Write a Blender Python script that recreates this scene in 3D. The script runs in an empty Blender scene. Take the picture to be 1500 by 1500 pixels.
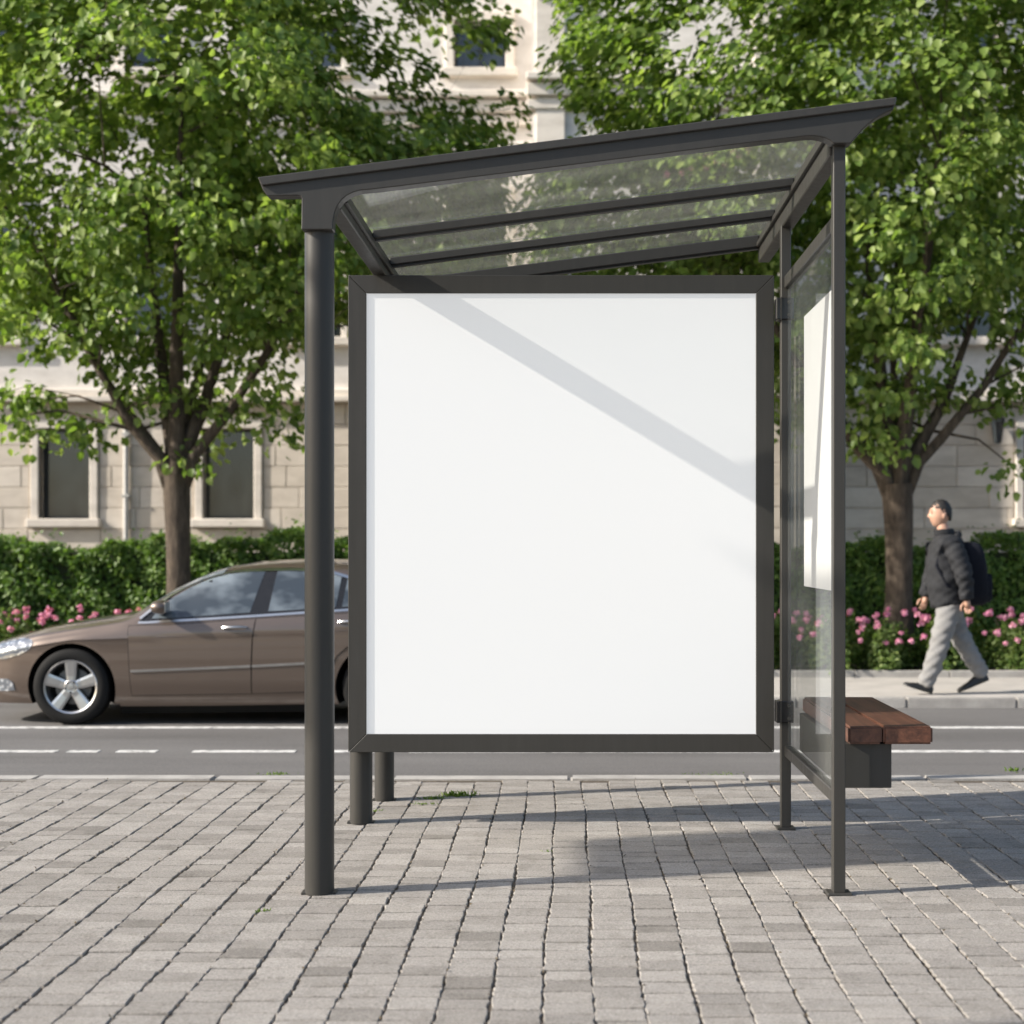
import bpy, bmesh, math, random
import numpy as np
from mathutils import Vector, Matrix, Quaternion
random.seed(7); rng = np.random.default_rng(7)
S = bpy.context.scene
COL = S.collection

# ------------------------------------------------------------------ camera
# photo pixel (1500 px wide) -> world: principal point (CX,CY), focal length F px, eye height H
F, CX, CY, H = 2156.0, 835.0, 800.0, 1.30
cam = bpy.data.cameras.new('camera'); camo = bpy.data.objects.new('camera', cam); COL.objects.link(camo)
camo.location = (0, 0, H); camo.rotation_euler = (math.radians(90), 0, 0)
cam.sensor_width = 36; cam.lens = F * 36 / 1500
cam.shift_x = -(CX - 750) / 1500; cam.shift_y = (CY - 750) / 1500
cam.clip_start = 0.05; cam.clip_end = 2000
cam.dof.use_dof = True; cam.dof.focus_distance = 6.2; cam.dof.aperture_fstop = 2.5
S.camera = camo

# ------------------------------------------------------------------ sky, sun, exposure
SUN = Vector((1, 0.25, -0.60)).normalized()            # direction the light travels
el = math.asin(-SUN.z); az = math.atan2(-SUN.x, -SUN.y)  # compass angle of the sun from +Y
w = bpy.data.worlds.new('World'); S.world = w; w.use_nodes = True
nt = w.node_tree; bg = nt.nodes['Background']
sky = nt.nodes.new('ShaderNodeTexSky'); sky.sky_type = 'NISHITA'; sky.sun_disc = False
sky.sun_elevation = el; sky.sun_rotation = az; sky.air_density = 1.0; sky.dust_density = 2.0
nt.links.new(sky.outputs[0], bg.inputs[0]); bg.inputs[1].default_value = 0.13
sl = bpy.data.lights.new('sun', 'SUN'); sl.energy = 5.0; sl.angle = math.radians(0.6); sl.color = (1.0, 0.93, 0.83)
so = bpy.data.objects.new('sun', sl); COL.objects.link(so); so.location = (-20, -5, 20)
so.rotation_euler = SUN.to_track_quat('-Z', 'Y').to_euler()
S.view_settings.view_transform = 'Standard'; S.view_settings.look = 'None'
S.view_settings.gamma = 1; S.view_settings.use_curve_mapping = False
S.view_settings.exposure = 0.72

# ------------------------------------------------------------------ helpers
def P(px, py, d): return Vector(((px - CX) * d / F, d, H - (py - CY) * d / F))
def PX(px, d): return (px - CX) * d / F
def PZ(py, d): return H - (py - CY) * d / F

def tag(o, label=None, cat=None, group=None, kind=None):
    if label: o['label'] = label
    if cat: o['category'] = cat
    if group: o['group'] = group
    if kind: o['kind'] = kind
    return o
def empty(name, loc=(0, 0, 0)):
    o = bpy.data.objects.new(name, None); COL.objects.link(o); o.location = loc; o.empty_display_size = .1
    return o
def link(name, me, mat=None, parent=None, loc=None, smooth=False):
    o = bpy.data.objects.new(name, me); COL.objects.link(o)
    if mat is not None and len(me.materials) == 0: me.materials.append(mat)
    if parent is not None: o.parent = parent
    if loc is not None: o.location = loc
    if smooth: me.polygons.foreach_set('use_smooth', [True] * len(me.polygons))
    return o
def mesh_np(name, v, f):
    """v (N,3), f (M,k) all faces of k corners"""
    v = np.asarray(v, dtype=np.float32); f = np.asarray(f, dtype=np.int32)
    me = bpy.data.meshes.new(name); k = f.shape[1]
    me.vertices.add(len(v)); me.vertices.foreach_set('co', v.ravel())
    me.loops.add(f.size); me.loops.foreach_set('vertex_index', f.ravel())
    me.polygons.add(len(f)); me.polygons.foreach_set('loop_start', np.arange(0, f.size, k, dtype=np.int32))
    me.update(calc_edges=True); return me

class MB:
    """collects shapes into one bmesh"""
    def __init__(s): s.bm = bmesh.new()
    def box(s, x0, x1, y0, y1, z0, z1):
        vs = [s.bm.verts.new(p) for p in ((x0,y0,z0),(x1,y0,z0),(x1,y1,z0),(x0,y1,z0),(x0,y0,z1),(x1,y0,z1),(x1,y1,z1),(x0,y1,z1))]
        for q in ((0,3,2,1),(4,5,6,7),(0,1,5,4),(1,2,6,5),(2,3,7,6),(3,0,4,7)): s.bm.faces.new([vs[i] for i in q])
        return s
    def obox(s, m, sx, sy, sz):
        n = len(s.bm.verts); s.box(-sx/2, sx/2, -sy/2, sy/2, -sz/2, sz/2); s.bm.verts.ensure_lookup_table()
        for v in list(s.bm.verts)[n:]: v.co = m @ v.co
        return s
    def prism(s, pts, axis, a, b):
        """pts 2D polygon; axis 'y': (x,z) extruded y from a to b; 'z': (x,y); 'x': (y,z)"""
        mk = {'y': lambda p, t: (p[0], t, p[1]), 'z': lambda p, t: (p[0], p[1], t), 'x': lambda p, t: (t, p[0], p[1])}[axis]
        A = [s.bm.verts.new(mk(p, a)) for p in pts]; B = [s.bm.verts.new(mk(p, b)) for p in pts]
        n = len(pts); s.bm.faces.new(A); s.bm.faces.new(B[::-1])
        for i in range(n): s.bm.faces.new((A[i], B[i], B[(i+1) % n], A[(i+1) % n]))
        return s
    def tube(s, pts, rad, seg=10, cap=True):
        pts = [Vector(p) for p in pts]; rings = []; n = len(pts)
        if not hasattr(rad, '__len__'): rad = [rad] * n
        up = None
        for i, p in enumerate(pts):
            t = (pts[min(i+1, n-1)] - pts[max(i-1, 0)]).normalized()
            if up is None:
                up = Vector((0, 0, 1)) if abs(t.z) < .9 else Vector((1, 0, 0))
            a = t.cross(up).normalized(); b = a.cross(t).normalized(); up = b
            rings.append([s.bm.verts.new(p + (a * math.cos(2*math.pi*k/seg) + b * math.sin(2*math.pi*k/seg)) * rad[i]) for k in range(seg)])
        for i in range(n-1):
            for k in range(seg):
                s.bm.faces.new((rings[i][k], rings[i][(k+1) % seg], rings[i+1][(k+1) % seg], rings[i+1][k]))
        if cap: s.bm.faces.new(rings[0][::-1]); s.bm.faces.new(rings[-1])
        return s
    def lathe(s, prof, axis='z', seg=24, c=(0, 0, 0), cap=True):
        """prof list of (r, h)"""
        c = Vector(c); rings = []
        for r, h in prof:
            ring = []
            for k in range(seg):
                a = 2*math.pi*k/seg; u, v = r*math.cos(a), r*math.sin(a)
                p = {'z': (u, v, h), 'y': (u, h, v), 'x': (h, u, v)}[axis]
                ring.append(s.bm.verts.new(c + Vector(p)))
            rings.append(ring)
        for i in range(len(prof)-1):
            for k in range(seg):
                s.bm.faces.new((rings[i][k], rings[i][(k+1) % seg], rings[i+1][(k+1) % seg], rings[i+1][k]))
        if cap and prof[0][0] > 1e-5: s.bm.faces.new(rings[0][::-1])
        if cap and prof[-1][0] > 1e-5: s.bm.faces.new(rings[-1])
        return s
    def build(s, name, mat=None, parent=None, bevel=0, smooth=False, loc=None, seg=1, ang=35):
        bm = s.bm; bmesh.ops.remove_doubles(bm, verts=bm.verts, dist=1e-6)
        bmesh.ops.recalc_face_normals(bm, faces=bm.faces)
        if bevel:
            es = [e for e in bm.edges if e.is_manifold and e.calc_face_angle(0) > math.radians(ang)]
            bmesh.ops.bevel(bm, geom=es, offset=bevel, segments=seg, affect='EDGES', clamp_overlap=True)
        me = bpy.data.meshes.new(name); bm.to_mesh(me); bm.free()
        o = link(name, me, mat, parent, loc)
        if smooth:
            me.polygons.foreach_set('use_smooth', [True]*len(me.polygons))
            me.set_sharp_from_angle(angle=math.radians(40))
        return o

# ------------------------------------------------------------------ materials
def newmat(name):
    m = bpy.data.materials.new(name); m.use_nodes = True
    return m, m.node_tree, m.node_tree.nodes['Principled BSDF']
def N(t, kind, **kw):
    n = t.nodes.new(kind)
    for k, v in kw.items(): setattr(n, k, v)
    return n
def mapcoord(t, scale=(1, 1, 1), kind='Object'):
    tc = N(t, 'ShaderNodeTexCoord'); mp = N(t, 'ShaderNodeMapping'); mp.inputs['Scale'].default_value = scale
    t.links.new(tc.outputs[kind], mp.inputs[0]); return mp.outputs[0]
def worldpos(t, scale=(1, 1, 1)):
    g = N(t, 'ShaderNodeNewGeometry'); mp = N(t, 'ShaderNodeMapping'); mp.inputs['Scale'].default_value = scale
    t.links.new(g.outputs['Position'], mp.inputs[0]); return mp.outputs[0]
def noise(t, vec, scale, detail=4, rough=.6):
    n = N(t, 'ShaderNodeTexNoise'); n.inputs['Scale'].default_value = scale; n.inputs['Detail'].default_value = detail
    n.inputs['Roughness'].default_value = rough; t.links.new(vec, n.inputs['Vector']); return n.outputs['Fac']
def ramp(t, fac, stops):
    r = N(t, 'ShaderNodeValToRGB'); el_ = r.color_ramp.elements
    while len(el_) < len(stops): el_.new(.5)
    for e, (p, c) in zip(el_, stops): e.position = p; e.color = (*c, 1)
    t.links.new(fac, r.inputs[0]); return r.outputs[0]
def mixc(t, fac, a, b, mode='MIX'):
    m = N(t, 'ShaderNodeMix', data_type='RGBA', blend_type=mode)
    for sock, val in ((m.inputs[0], fac), (m.inputs[6], a), (m.inputs[7], b)):
        if isinstance(val, (int, float)): sock.default_value = val
        elif isinstance(val, tuple): sock.default_value = (*val, 1)
        else: t.links.new(val, sock)
    return m.outputs[2]
def bump(t, bsdf, h, strength=.3, dist=.01):
    b = N(t, 'ShaderNodeBump'); b.inputs['Strength'].default_value = strength; b.inputs['Distance'].default_value = dist
    t.links.new(h, b.inputs['Height']); t.links.new(b.outputs[0], bsdf.inputs['Normal'])
def simple(name, col, rough=.5, metal=0, var=.12, nscale=8, bumpk=0, bscale=60, coat=0, wscale=(1,1,1), spec=.5):
    m, t, b = newmat(name)
    v = worldpos(t, wscale)
    n = noise(t, v, nscale)
    c = ramp(t, n, [(.3, tuple(x*(1-var) for x in col)), (.7, tuple(min(1, x*(1+var)) for x in col))])
    t.links.new(c, b.inputs['Base Color'])
    b.inputs['Roughness'].default_value = rough; b.inputs['Metallic'].default_value = metal
    b.inputs['Coat Weight'].default_value = coat; b.inputs['Coat Roughness'].default_value = .04
    b.inputs['Specular IOR Level'].default_value = spec
    if bumpk: bump(t, b, noise(t, v, bscale), bumpk, .01)
    return m
M = {}
def metal_mat():
    m, t, b = newmat('charcoal_metal'); v = worldpos(t)
    n = noise(t, worldpos(t, (14, 14, 1.1)), 2.2, 6, .7); n2 = noise(t, v, 160, 2)
    t.links.new(ramp(t, n, [(.3, (.037, .0355, .032)), (.62, (.042, .040, .0365)), (.8, (.049, .047, .043))]), b.inputs['Base Color'])
    t.links.new(ramp(t, n, [(.3, (.36,)*3), (.75, (.5,)*3)]), b.inputs['Roughness'])
    b.inputs['Specular IOR Level'].default_value = .32
    bump(t, b, n2, .04, .002)
    return m
M['metal'] = metal_mat()
M['black'] = simple('black_rubber', (.010, .010, .010), .75, spec=.2)
M['blackgloss'] = simple('black_plastic', (.015, .015, .016), .25)
def paver_mat():
    m, t, b = newmat('concrete_paver'); v = worldpos(t)
    g = N(t, 'ShaderNodeNewGeometry'); oi = N(t, 'ShaderNodeObjectInfo')
    ad = N(t, 'ShaderNodeMath', operation='ADD'); t.links.new(g.outputs['Random Per Island'], ad.inputs[0]); t.links.new(oi.outputs['Random'], ad.inputs[1])
    fr = N(t, 'ShaderNodeMath', operation='FRACT'); t.links.new(ad.outputs[0], fr.inputs[0])
    base = ramp(t, fr.outputs[0], [(0, (.215, .199, .179)), (.10, (.275, .256, .233)), (.55, (.312, .291, .266)), (.93, (.35, .328, .301)), (1, (.255, .237, .216))])
    grain = noise(t, v, 130, 4, .8); blot = noise(t, v, 9, 5, .65)
    c = mixc(t, .9, base, ramp(t, grain, [(.3, (.5, .5, .5)), (.5, (1, 1, 1)), (.72, (1.4, 1.4, 1.4))]), 'MULTIPLY')
    c = mixc(t, .6, c, ramp(t, noise(t, v, 70, 4, .75), [(.35, (.66, .65, .64)), (.52, (1, 1, 1)), (.75, (1.15, 1.15, 1.15))]), 'MULTIPLY')
    c = mixc(t, .8, c, ramp(t, blot, [(.28, (.72, .71, .69)), (.5, (1, 1, 1)), (.8, (1.06, 1.05, 1.04))]), 'MULTIPLY')
    str_ = noise(t, worldpos(t, (12, 90, 30)), 1.2, 4, .7)
    c = mixc(t, .6, c, ramp(t, str_, [(.3, (.75, .74, .73)), (.48, (1, 1, 1))]), 'MULTIPLY')
    t.links.new(c, b.inputs['Base Color']); b.inputs['Roughness'].default_value = .85
    b.inputs['Specular IOR Level'].default_value = .25
    bump(t, b, noise(t, v, 120, 5, .8), .8, .006)
    return m
M['paver'] = paver_mat()
M['soil'] = simple('joint_soil', (.085, .068, .05), .95, var=.4, nscale=30, bumpk=.6, bscale=120)
M['asphalt'] = None
def asphalt_mat():
    m, t, b = newmat('asphalt'); v = worldpos(t)
    big = noise(t, worldpos(t, (.25, 1.4, 1)), 1.1, 5); fine = noise(t, v, 170, 2, .8)
    c = ramp(t, big, [(.3, (.085, .081, .078)), (.5, (.115, .11, .107)), (.7, (.14, .135, .131))])
    c = mixc(t, .7, c, ramp(t, noise(t, v, 60, 3, .8), [(.35, (.72, .72, .72)), (.5, (1, 1, 1)), (.68, (1.35, 1.33, 1.3))]), 'MULTIPLY')
    c = mixc(t, .7, c, ramp(t, fine, [(.3, (.6, .6, .6)), (.5, (1, 1, 1)), (.75, (1.5, 1.5, 1.5))]), 'MULTIPLY')
    t.links.new(c, b.inputs['Base Color']); b.inputs['Roughness'].default_value = .85
    bump(t, b, fine, .5, .004); return m
M['asphalt'] = asphalt_mat()
def worn_paint():
    m, t, b = newmat('road_paint'); v = worldpos(t)
    n = noise(t, v, 14, 6, .75)
    c = ramp(t, n, [(.36, (.20, .195, .19)), (.50, (.58, .57, .55)), (.7, (.72, .71, .69))])
    t.links.new(c, b.inputs['Base Color']); b.inputs['Roughness'].default_value = .7; return m
M['paint'] = worn_paint()
M['concrete'] = simple('pale_concrete', (.40, .375, .345), .9, var=.12, nscale=3, bumpk=.3, bscale=90)
M['kerb'] = simple('kerb_concrete', (.33, .315, .295), .9, var=.18, nscale=6, bumpk=.4, bscale=80)
M['earth'] = simple('bed_soil', (.06, .045, .03), 1, var=.4, nscale=12, bumpk=.6, bscale=30)
M['groundm'] = simple('far_ground', (.16, .15, .135), .95, nscale=.4)

def leaf_mat(name, dark, mid, light, trans=.4):
    m, t, b = newmat(name)
    g = N(t, 'ShaderNodeNewGeometry')
    n = noise(t, worldpos(t), .9, 3)
    ad = N(t, 'ShaderNodeMath', operation='MULTIPLY_ADD'); t.links.new(n, ad.inputs[0]); ad.inputs[1].default_value = .7
    sc = N(t, 'ShaderNodeMath', operation='MULTIPLY'); t.links.new(g.outputs['Random Per Island'], sc.inputs[0]); sc.inputs[1].default_value = .65
    t.links.new(sc.outputs[0], ad.inputs[2])
    c = ramp(t, ad.outputs[0], [(.25, dark), (.6, mid), (.95, light)])
    t.links.new(c, b.inputs['Base Color']); b.inputs['Roughness'].default_value = .45
    b.inputs['Specular IOR Level'].default_value = .35
    tr = N(t, 'ShaderNodeBsdfTranslucent'); t.links.new(mixc(t, 1.0, c, (1.15, 1.3, .6), 'MULTIPLY'), tr.inputs[0])
    mx = N(t, 'ShaderNodeMixShader'); mx.inputs[0].default_value = trans
    t.links.new(b.outputs[0], mx.inputs[1]); t.links.new(tr.outputs[0], mx.inputs[2])
    t.links.new(mx.outputs[0], t.nodes['Material Output'].inputs[0]); return m
M['leaf'] = leaf_mat('tree_leaf', (.062, .108, .023), (.16, .24, .054), (.31, .385, .115), .46)
M['hedgeleaf'] = leaf_mat('hedge_leaf', (.045, .09, .018), (.095, .175, .032), (.17, .26, .055), .35)
M['roseleaf'] = leaf_mat('rose_leaf', (.06, .11, .025), (.12, .19, .045), (.22, .28, .09), .4)
M['weed'] = leaf_mat('weed_leaf', (.07, .13, .02), (.12, .2, .03), (.2, .27, .06), .4)
M['petal'] = leaf_mat('pink_petal', (.60, .16, .36), (.72, .27, .47), (.82, .48, .60), .3)
M['hcore'] = simple('hedge_twigs', (.02, .028, .01), 1)
def bark_mat():
    m, t, b = newmat('bark'); v = worldpos(t, (9, 9, 2.2))
    n = noise(t, v, 2.2, 7, .7); n2 = noise(t, worldpos(t), 1.6, 3)
    c = ramp(t, n, [(.3, (.03, .021, .015)), (.55, (.085, .064, .047)), (.75, (.16, .125, .092))])
    c = mixc(t, .5, c, ramp(t, n2, [(.35, (.6, .6, .55)), (.65, (1.15, 1.1, 1))]), 'MULTIPLY')
    t.links.new(c, b.inputs['Base Color']); b.inputs['Roughness'].default_value = .9
    bump(t, b, n, .9, .03); return m
M['bark'] = bark_mat()
def stone_mat(name, lo, hi):
    m, t, b = newmat(name); v = worldpos(t)
    g = N(t, 'ShaderNodeObjectInfo')
    base = ramp(t, g.outputs['Random'], [(0, lo), (1, hi)])
    n = noise(t, worldpos(t, (1, 1, 2.5)), 2.2, 6, .65)
    c = mixc(t, .8, base, ramp(t, n, [(.3, (.78, .76, .73)), (.6, (1.05, 1.04, 1.02))]), 'MULTIPLY')
    t.links.new(c, b.inputs['Base Color']); b.inputs['Roughness'].default_value = .88
    bump(t, b, noise(t, v, 40, 4), .25, .01); return m
M['stone'] = stone_mat('limestone', (.54, .48, .41), (.65, .59, .52))
M['stucco'] = stone_mat('pale_stucco', (.67, .64, .61), (.69, .66, .63))
M['trim'] = stone_mat('stone_trim', (.66, .61, .55), (.71, .66, .60))
M['darkframe'] = simple('window_frame', (.03, .032, .035), .4)
M['pipe'] = simple('drainpipe_zinc', (.5, .49, .47), .5, metal=.2)
M['rooftile'] = simple('roof_zinc', (.18, .19, .2), .6)
def pane_mat():
    m, t, b = newmat('window_pane'); n = noise(t, worldpos(t, (1, 1, .5)), 1.3, 2)
    t.links.new(ramp(t, n, [(.4, (.018, .022, .026)), (.6, (.06, .07, .075))]), b.inputs['Base Color'])
    b.inputs['Roughness'].default_value = .04; b.inputs['Specular IOR Level'].default_value = .9; return m
M['pane'] = pane_mat()
def clear_glass(name, tint, dirt, dirtcol, refl=.5):
    m, t, b = newmat(name); t.nodes.remove(b)
    tr = N(t, 'ShaderNodeBsdfTransparent'); tr.inputs[0].default_value = (*tint, 1)
    gl = N(t, 'ShaderNodeBsdfGlossy'); gl.inputs['Roughness'].default_value = .02
    lw = N(t, 'ShaderNodeLayerWeight'); lw.inputs[0].default_value = .5      # Schlick reflectance, same from both faces
    pw = N(t, 'ShaderNodeMath', operation='POWER'); t.links.new(lw.outputs['Facing'], pw.inputs[0]); pw.inputs[1].default_value = 5
    fr = N(t, 'ShaderNodeMath', operation='MULTIPLY_ADD'); t.links.new(pw.outputs[0], fr.inputs[0]); fr.inputs[1].default_value = refl; fr.inputs[2].default_value = .02
    m1 = N(t, 'ShaderNodeMixShader'); t.links.new(fr.outputs[0], m1.inputs[0]); t.links.new(tr.outputs[0], m1.inputs[1]); t.links.new(gl.outputs[0], m1.inputs[2])
    df = N(t, 'ShaderNodeBsdfDiffuse'); df.inputs[0].default_value = (*dirtcol, 1)
    tl = N(t, 'ShaderNodeBsdfTranslucent'); tl.inputs[0].default_value = (*dirtcol, 1)
    ad = N(t, 'ShaderNodeMixShader'); ad.inputs[0].default_value = .5
    t.links.new(df.outputs[0], ad.inputs[1]); t.links.new(tl.outputs[0], ad.inputs[2])
    n = noise(t, worldpos(t, (1.2, 3.5, 1.2)), 1.6, 6, .7)
    r = ramp(t, n, [(.32, (dirt*.35,)*3), (.7, (dirt,)*3)])
    m2 = N(t, 'ShaderNodeMixShader'); t.links.new(r, m2.inputs[0]); t.links.new(m1.outputs[0], m2.inputs[1]); t.links.new(ad.outputs[0], m2.inputs[2])
    t.links.new(m2.outputs[0], t.nodes['Material Output'].inputs[0]); return m
M['roofglass'] = clear_glass('roof_glass', (.98, .985, .975), .11, (.62, .62, .56), .5)
M['sideglass'] = clear_glass('side_glass', (.975, .985, .98), .07, (.6, .62, .6), .45)
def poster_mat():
    m, t, b = newmat('poster_with_glow')
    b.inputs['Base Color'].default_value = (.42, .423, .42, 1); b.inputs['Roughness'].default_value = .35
    b.inputs['Emission Color'].default_value = (.97, .985, 1, 1); b.inputs['Emission Strength'].default_value = .265  # greyed base plus added glow, lifting the shadow band on the panel
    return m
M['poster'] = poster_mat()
M['notice'] = simple('white_notice', (.38, .39, .385), .4, var=.02)
def wood_mat():
    m, t, b = newmat('bench_wood'); v = worldpos(t, (22, 1.2, 22))
    n = noise(t, v, 2.2, 6, .65); oi = N(t, 'ShaderNodeObjectInfo')
    c = ramp(t, n, [(.3, (.05, .020, .012)), (.55, (.105, .042, .024)), (.75, (.165, .07, .04))])
    t.links.new(c, b.inputs['Base Color']); b.inputs['Roughness'].default_value = .48
    bump(t, b, n, .25, .004); return m
M['wood'] = wood_mat()

# ------------------------------------------------------------------ ground, road, pavements
RZ = -0.17                   # road level; the near pavement is z = 0
KY = 8.37                    # near kerb face
def struct(o): o['kind'] = 'structure'; return o
struct(MB().box(-400, 400, -300, 600, -.60, -.40).build('ground', M['groundm']))
near = struct(MB().box(-14, 15, -7, KY - .16, -.39, -.008).build('pavement_near', M['soil']))
# pavers: columns running away from the camera, wide ragged joints between the columns
CW = .147
def paver_mesh(L, seed):
    r = random.Random(seed); W = CW - .0055; bm = bmesh.new()
    hx, hy = W/2, L/2 - .0052; ring = []
    for sx, sy in ((-1, -1), (1, -1), (1, 1), (-1, 1)):
        ring.append((sx*hx, sy*hy))
    out = []
    for i in range(4):
        a, b_ = ring[i], ring[(i+1) % 4]; k = 4 if i in (1, 3) else 2
        amp = .0036 if i in (1, 3) else .0010
        for j in range(k):
            f = j / k; out.append((a[0]+(b_[0]-a[0])*f + (r.uniform(-amp, amp) if i in (1, 3) else r.uniform(-.002, .002)), a[1]+(b_[1]-a[1])*f + r.uniform(-.001, .001)))
    tilt = (r.uniform(-.010, .010), r.uniform(-.014, .014))
    z = lambda x, y, d: d + x*tilt[0] + y*tilt[1]
    A = [bm.verts.new((x, y, -.045)) for x, y in out]
    B = [bm.verts.new((x, y, z(x, y, -.003))) for x, y in out]
    C = [bm.verts.new((x*.955, y*(1-.0022/L*2), z(x, y, 0))) for x, y in out]
    n = len(out)
    for i in range(n):
        j = (i+1) % n
        bm.faces.new((A[i], A[j], B[j], B[i])); bm.faces.new((B[i], B[j], C[j], C[i]))
    bm.faces.new(C)
    me = bpy.data.meshes.new('paver'); bm.to_mesh(me); bm.free(); me.materials.append(M['paver']); return me
LENS = (.098, .107, .116)
PV = {(l, k): paver_mesh(l, i*10+k) for i, l in enumerate(LENS) for k in range(5)}
spots = []
x = -6.03; ci = 0
while x < 7.0:
    ph = random.uniform(0, 6); y = 1.2 + random.uniform(0, .1)
    while y < KY - .22:
        L = random.choice(LENS)
        if y + L > KY - .165: break
        cx = x + .006*math.sin(y*1.3 + x*.9) + .0035*math.sin(y*3.7 + x*2.1) + .0022*math.sin(y*4.1 + ph) + random.uniform(-.0016, .0016)
        spots.append((cx, y + L/2, random.uniform(-.002, .002), random.uniform(-.008, .008), L, random.randrange(5)))
        y += L
    x += CW
def vis_area(s):
    px = CX + s[0]*F/s[1]; py = CY + H*F/s[1]
    if not (10 < px < 1490 and py < 1496): return 0
    return CW*s[4]*H*F*F/s[1]**3
order = sorted(range(len(spots)), key=lambda i: -vis_area(spots[i]))
single = set(order[:300])
for i in order[:300]:
    sx, sy, sz, ra, L, k = spots[i]
    o = bpy.data.objects.new('paver', PV[(L, k)]); COL.objects.link(o); o.parent = near
    o.location = (sx, sy, sz); o.rotation_euler = (0, 0, ra)
vs, fs4, nv = [], [], 0
cache = {}
for key, me in PV.items():
    co = np.empty(len(me.vertices)*3, np.float32); me.vertices.foreach_get('co', co)
    cache[key] = (co.reshape(-1, 3), [tuple(p.vertices) for p in me.polygons])
allv, allf = [], []
for i, (sx, sy, sz, ra, L, k) in enumerate(spots):
    if i in single: continue
    co, pf = cache[(L, k)]; c, s_ = math.cos(ra), math.sin(ra)
    q = np.stack([co[:, 0]*c - co[:, 1]*s_ + sx, co[:, 0]*s_ + co[:, 1]*c + sy, co[:, 2] + sz], 1)
    allv.append(q); allf += [tuple(v + nv for v in f) for f in pf]; nv += len(q)
me = bpy.data.meshes.new('pavers'); me.from_pydata(np.concatenate(allv).tolist(), [], allf); me.update()
o = link('pavers', me, M['paver'], near); o['kind'] = 'stuff'
# near kerb of separate stones
for i in range(28):
    x0 = -14 + i*1.0
    MB().box(x0 + .003, x0 + .997, KY - .155, KY, RZ - .05, -.001 + random.uniform(-.002, .002)).build('kerb_stone', M['kerb'], near, bevel=.012, seg=2)

FK = 13.37; FZ = -.083; BY = 15.5      # far kerb face, far pavement level, planting bed kerb
road = struct(MB().box(-60, 60, KY + .0, 14.6, RZ - .1, RZ).build('road', M['asphalt']))
def mark(px0, px1, d, wdt):
    MB().box(PX(px0, d), PX(px1, d), d - wdt/2, d + wdt/2, RZ, RZ + .004).build('lane_marking', M['paint'], road)
D1 = (H - RZ)*F/(1101 - CY); D2 = (H - RZ)*F/(1066 - CY)
for a, b in ((-1100, -420), (-380, -190), (-150, 83), (100, 145), (172, 230), (283, 433), (486, 560), (600, 3400)): mark(a, b, D1, .095)
mark(-4000, 5000, D2, .10)
# far pavement, set back into a parking bay on the left
far = struct(MB().prism([(-40, 14.10), (.35, 14.10), (1.05, FK + .13), (40, FK + .13), (40, BY), (-40, BY)], 'z', RZ - .1, FZ).build('pavement_far', M['concrete']))
xx = 1.06
while xx < 12:
    MB().box(xx + .003, xx + .997, FK, FK + .125, RZ - .05, FZ + .001).build('kerb_stone', M['kerb'], far, bevel=.012, seg=2); xx += 1.0
xx = -12
while xx < .3:
    MB().box(xx + .003, min(xx + .997, .33), 13.97, 14.095, RZ - .05, FZ + .001).build('kerb_stone', M['kerb'], far, bevel=.012, seg=2); xx += 1.0
MB().prism([(.336, 13.97), (1.056, FK), (1.056, FK + .125), (.36, 14.09)], 'z', RZ - .05, FZ + .002).build('kerb_stone', M['kerb'], far)
bed = struct(MB().box(-40, 40, BY + .1, 23.0, -.3, FZ + .03).build('flower_bed', M['earth']))
xx = -12.0
while xx < 12:
    MB().box(xx + .003, xx + .997, BY, BY + .1, RZ, FZ + .07).build('edging_stone', M['kerb'], bed, bevel=.008); xx += 1.0

# ------------------------------------------------------------------ leaves
def leaf_quads(c, nrm, size, aspect=.85, up=None):
    """c (n,3) leaf base, nrm (n,3) normals, size (n,), returns verts, quads: two folded quads per leaf"""
    n = len(c); nrm = nrm / np.linalg.norm(nrm, axis=1, keepdims=True)
    t = rng.normal(size=(n, 3)) if up is None else up
    t = t - nrm * np.sum(t*nrm, 1, keepdims=True); t /= np.linalg.norm(t, axis=1, keepdims=True) + 1e-9
    b = np.cross(nrm, t); s = size[:, None]
    def pt(u, v, h): return c + t*s*v + b*s*u*aspect + nrm*s*h
    V = np.stack([pt(0, 0, 0), pt(-.46, .30, .13), pt(-.34, .74, .10), pt(0, 1.05, -.06), pt(.34, .74, .10), pt(.46, .30, .13)], 1).reshape(-1, 3)
    i = np.arange(n)[:, None]*6
    Q = np.concatenate([i + np.array([[0, 3, 2, 1]]), i + np.array([[0, 5, 4, 3]])], 0)
    return V, Q

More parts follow.
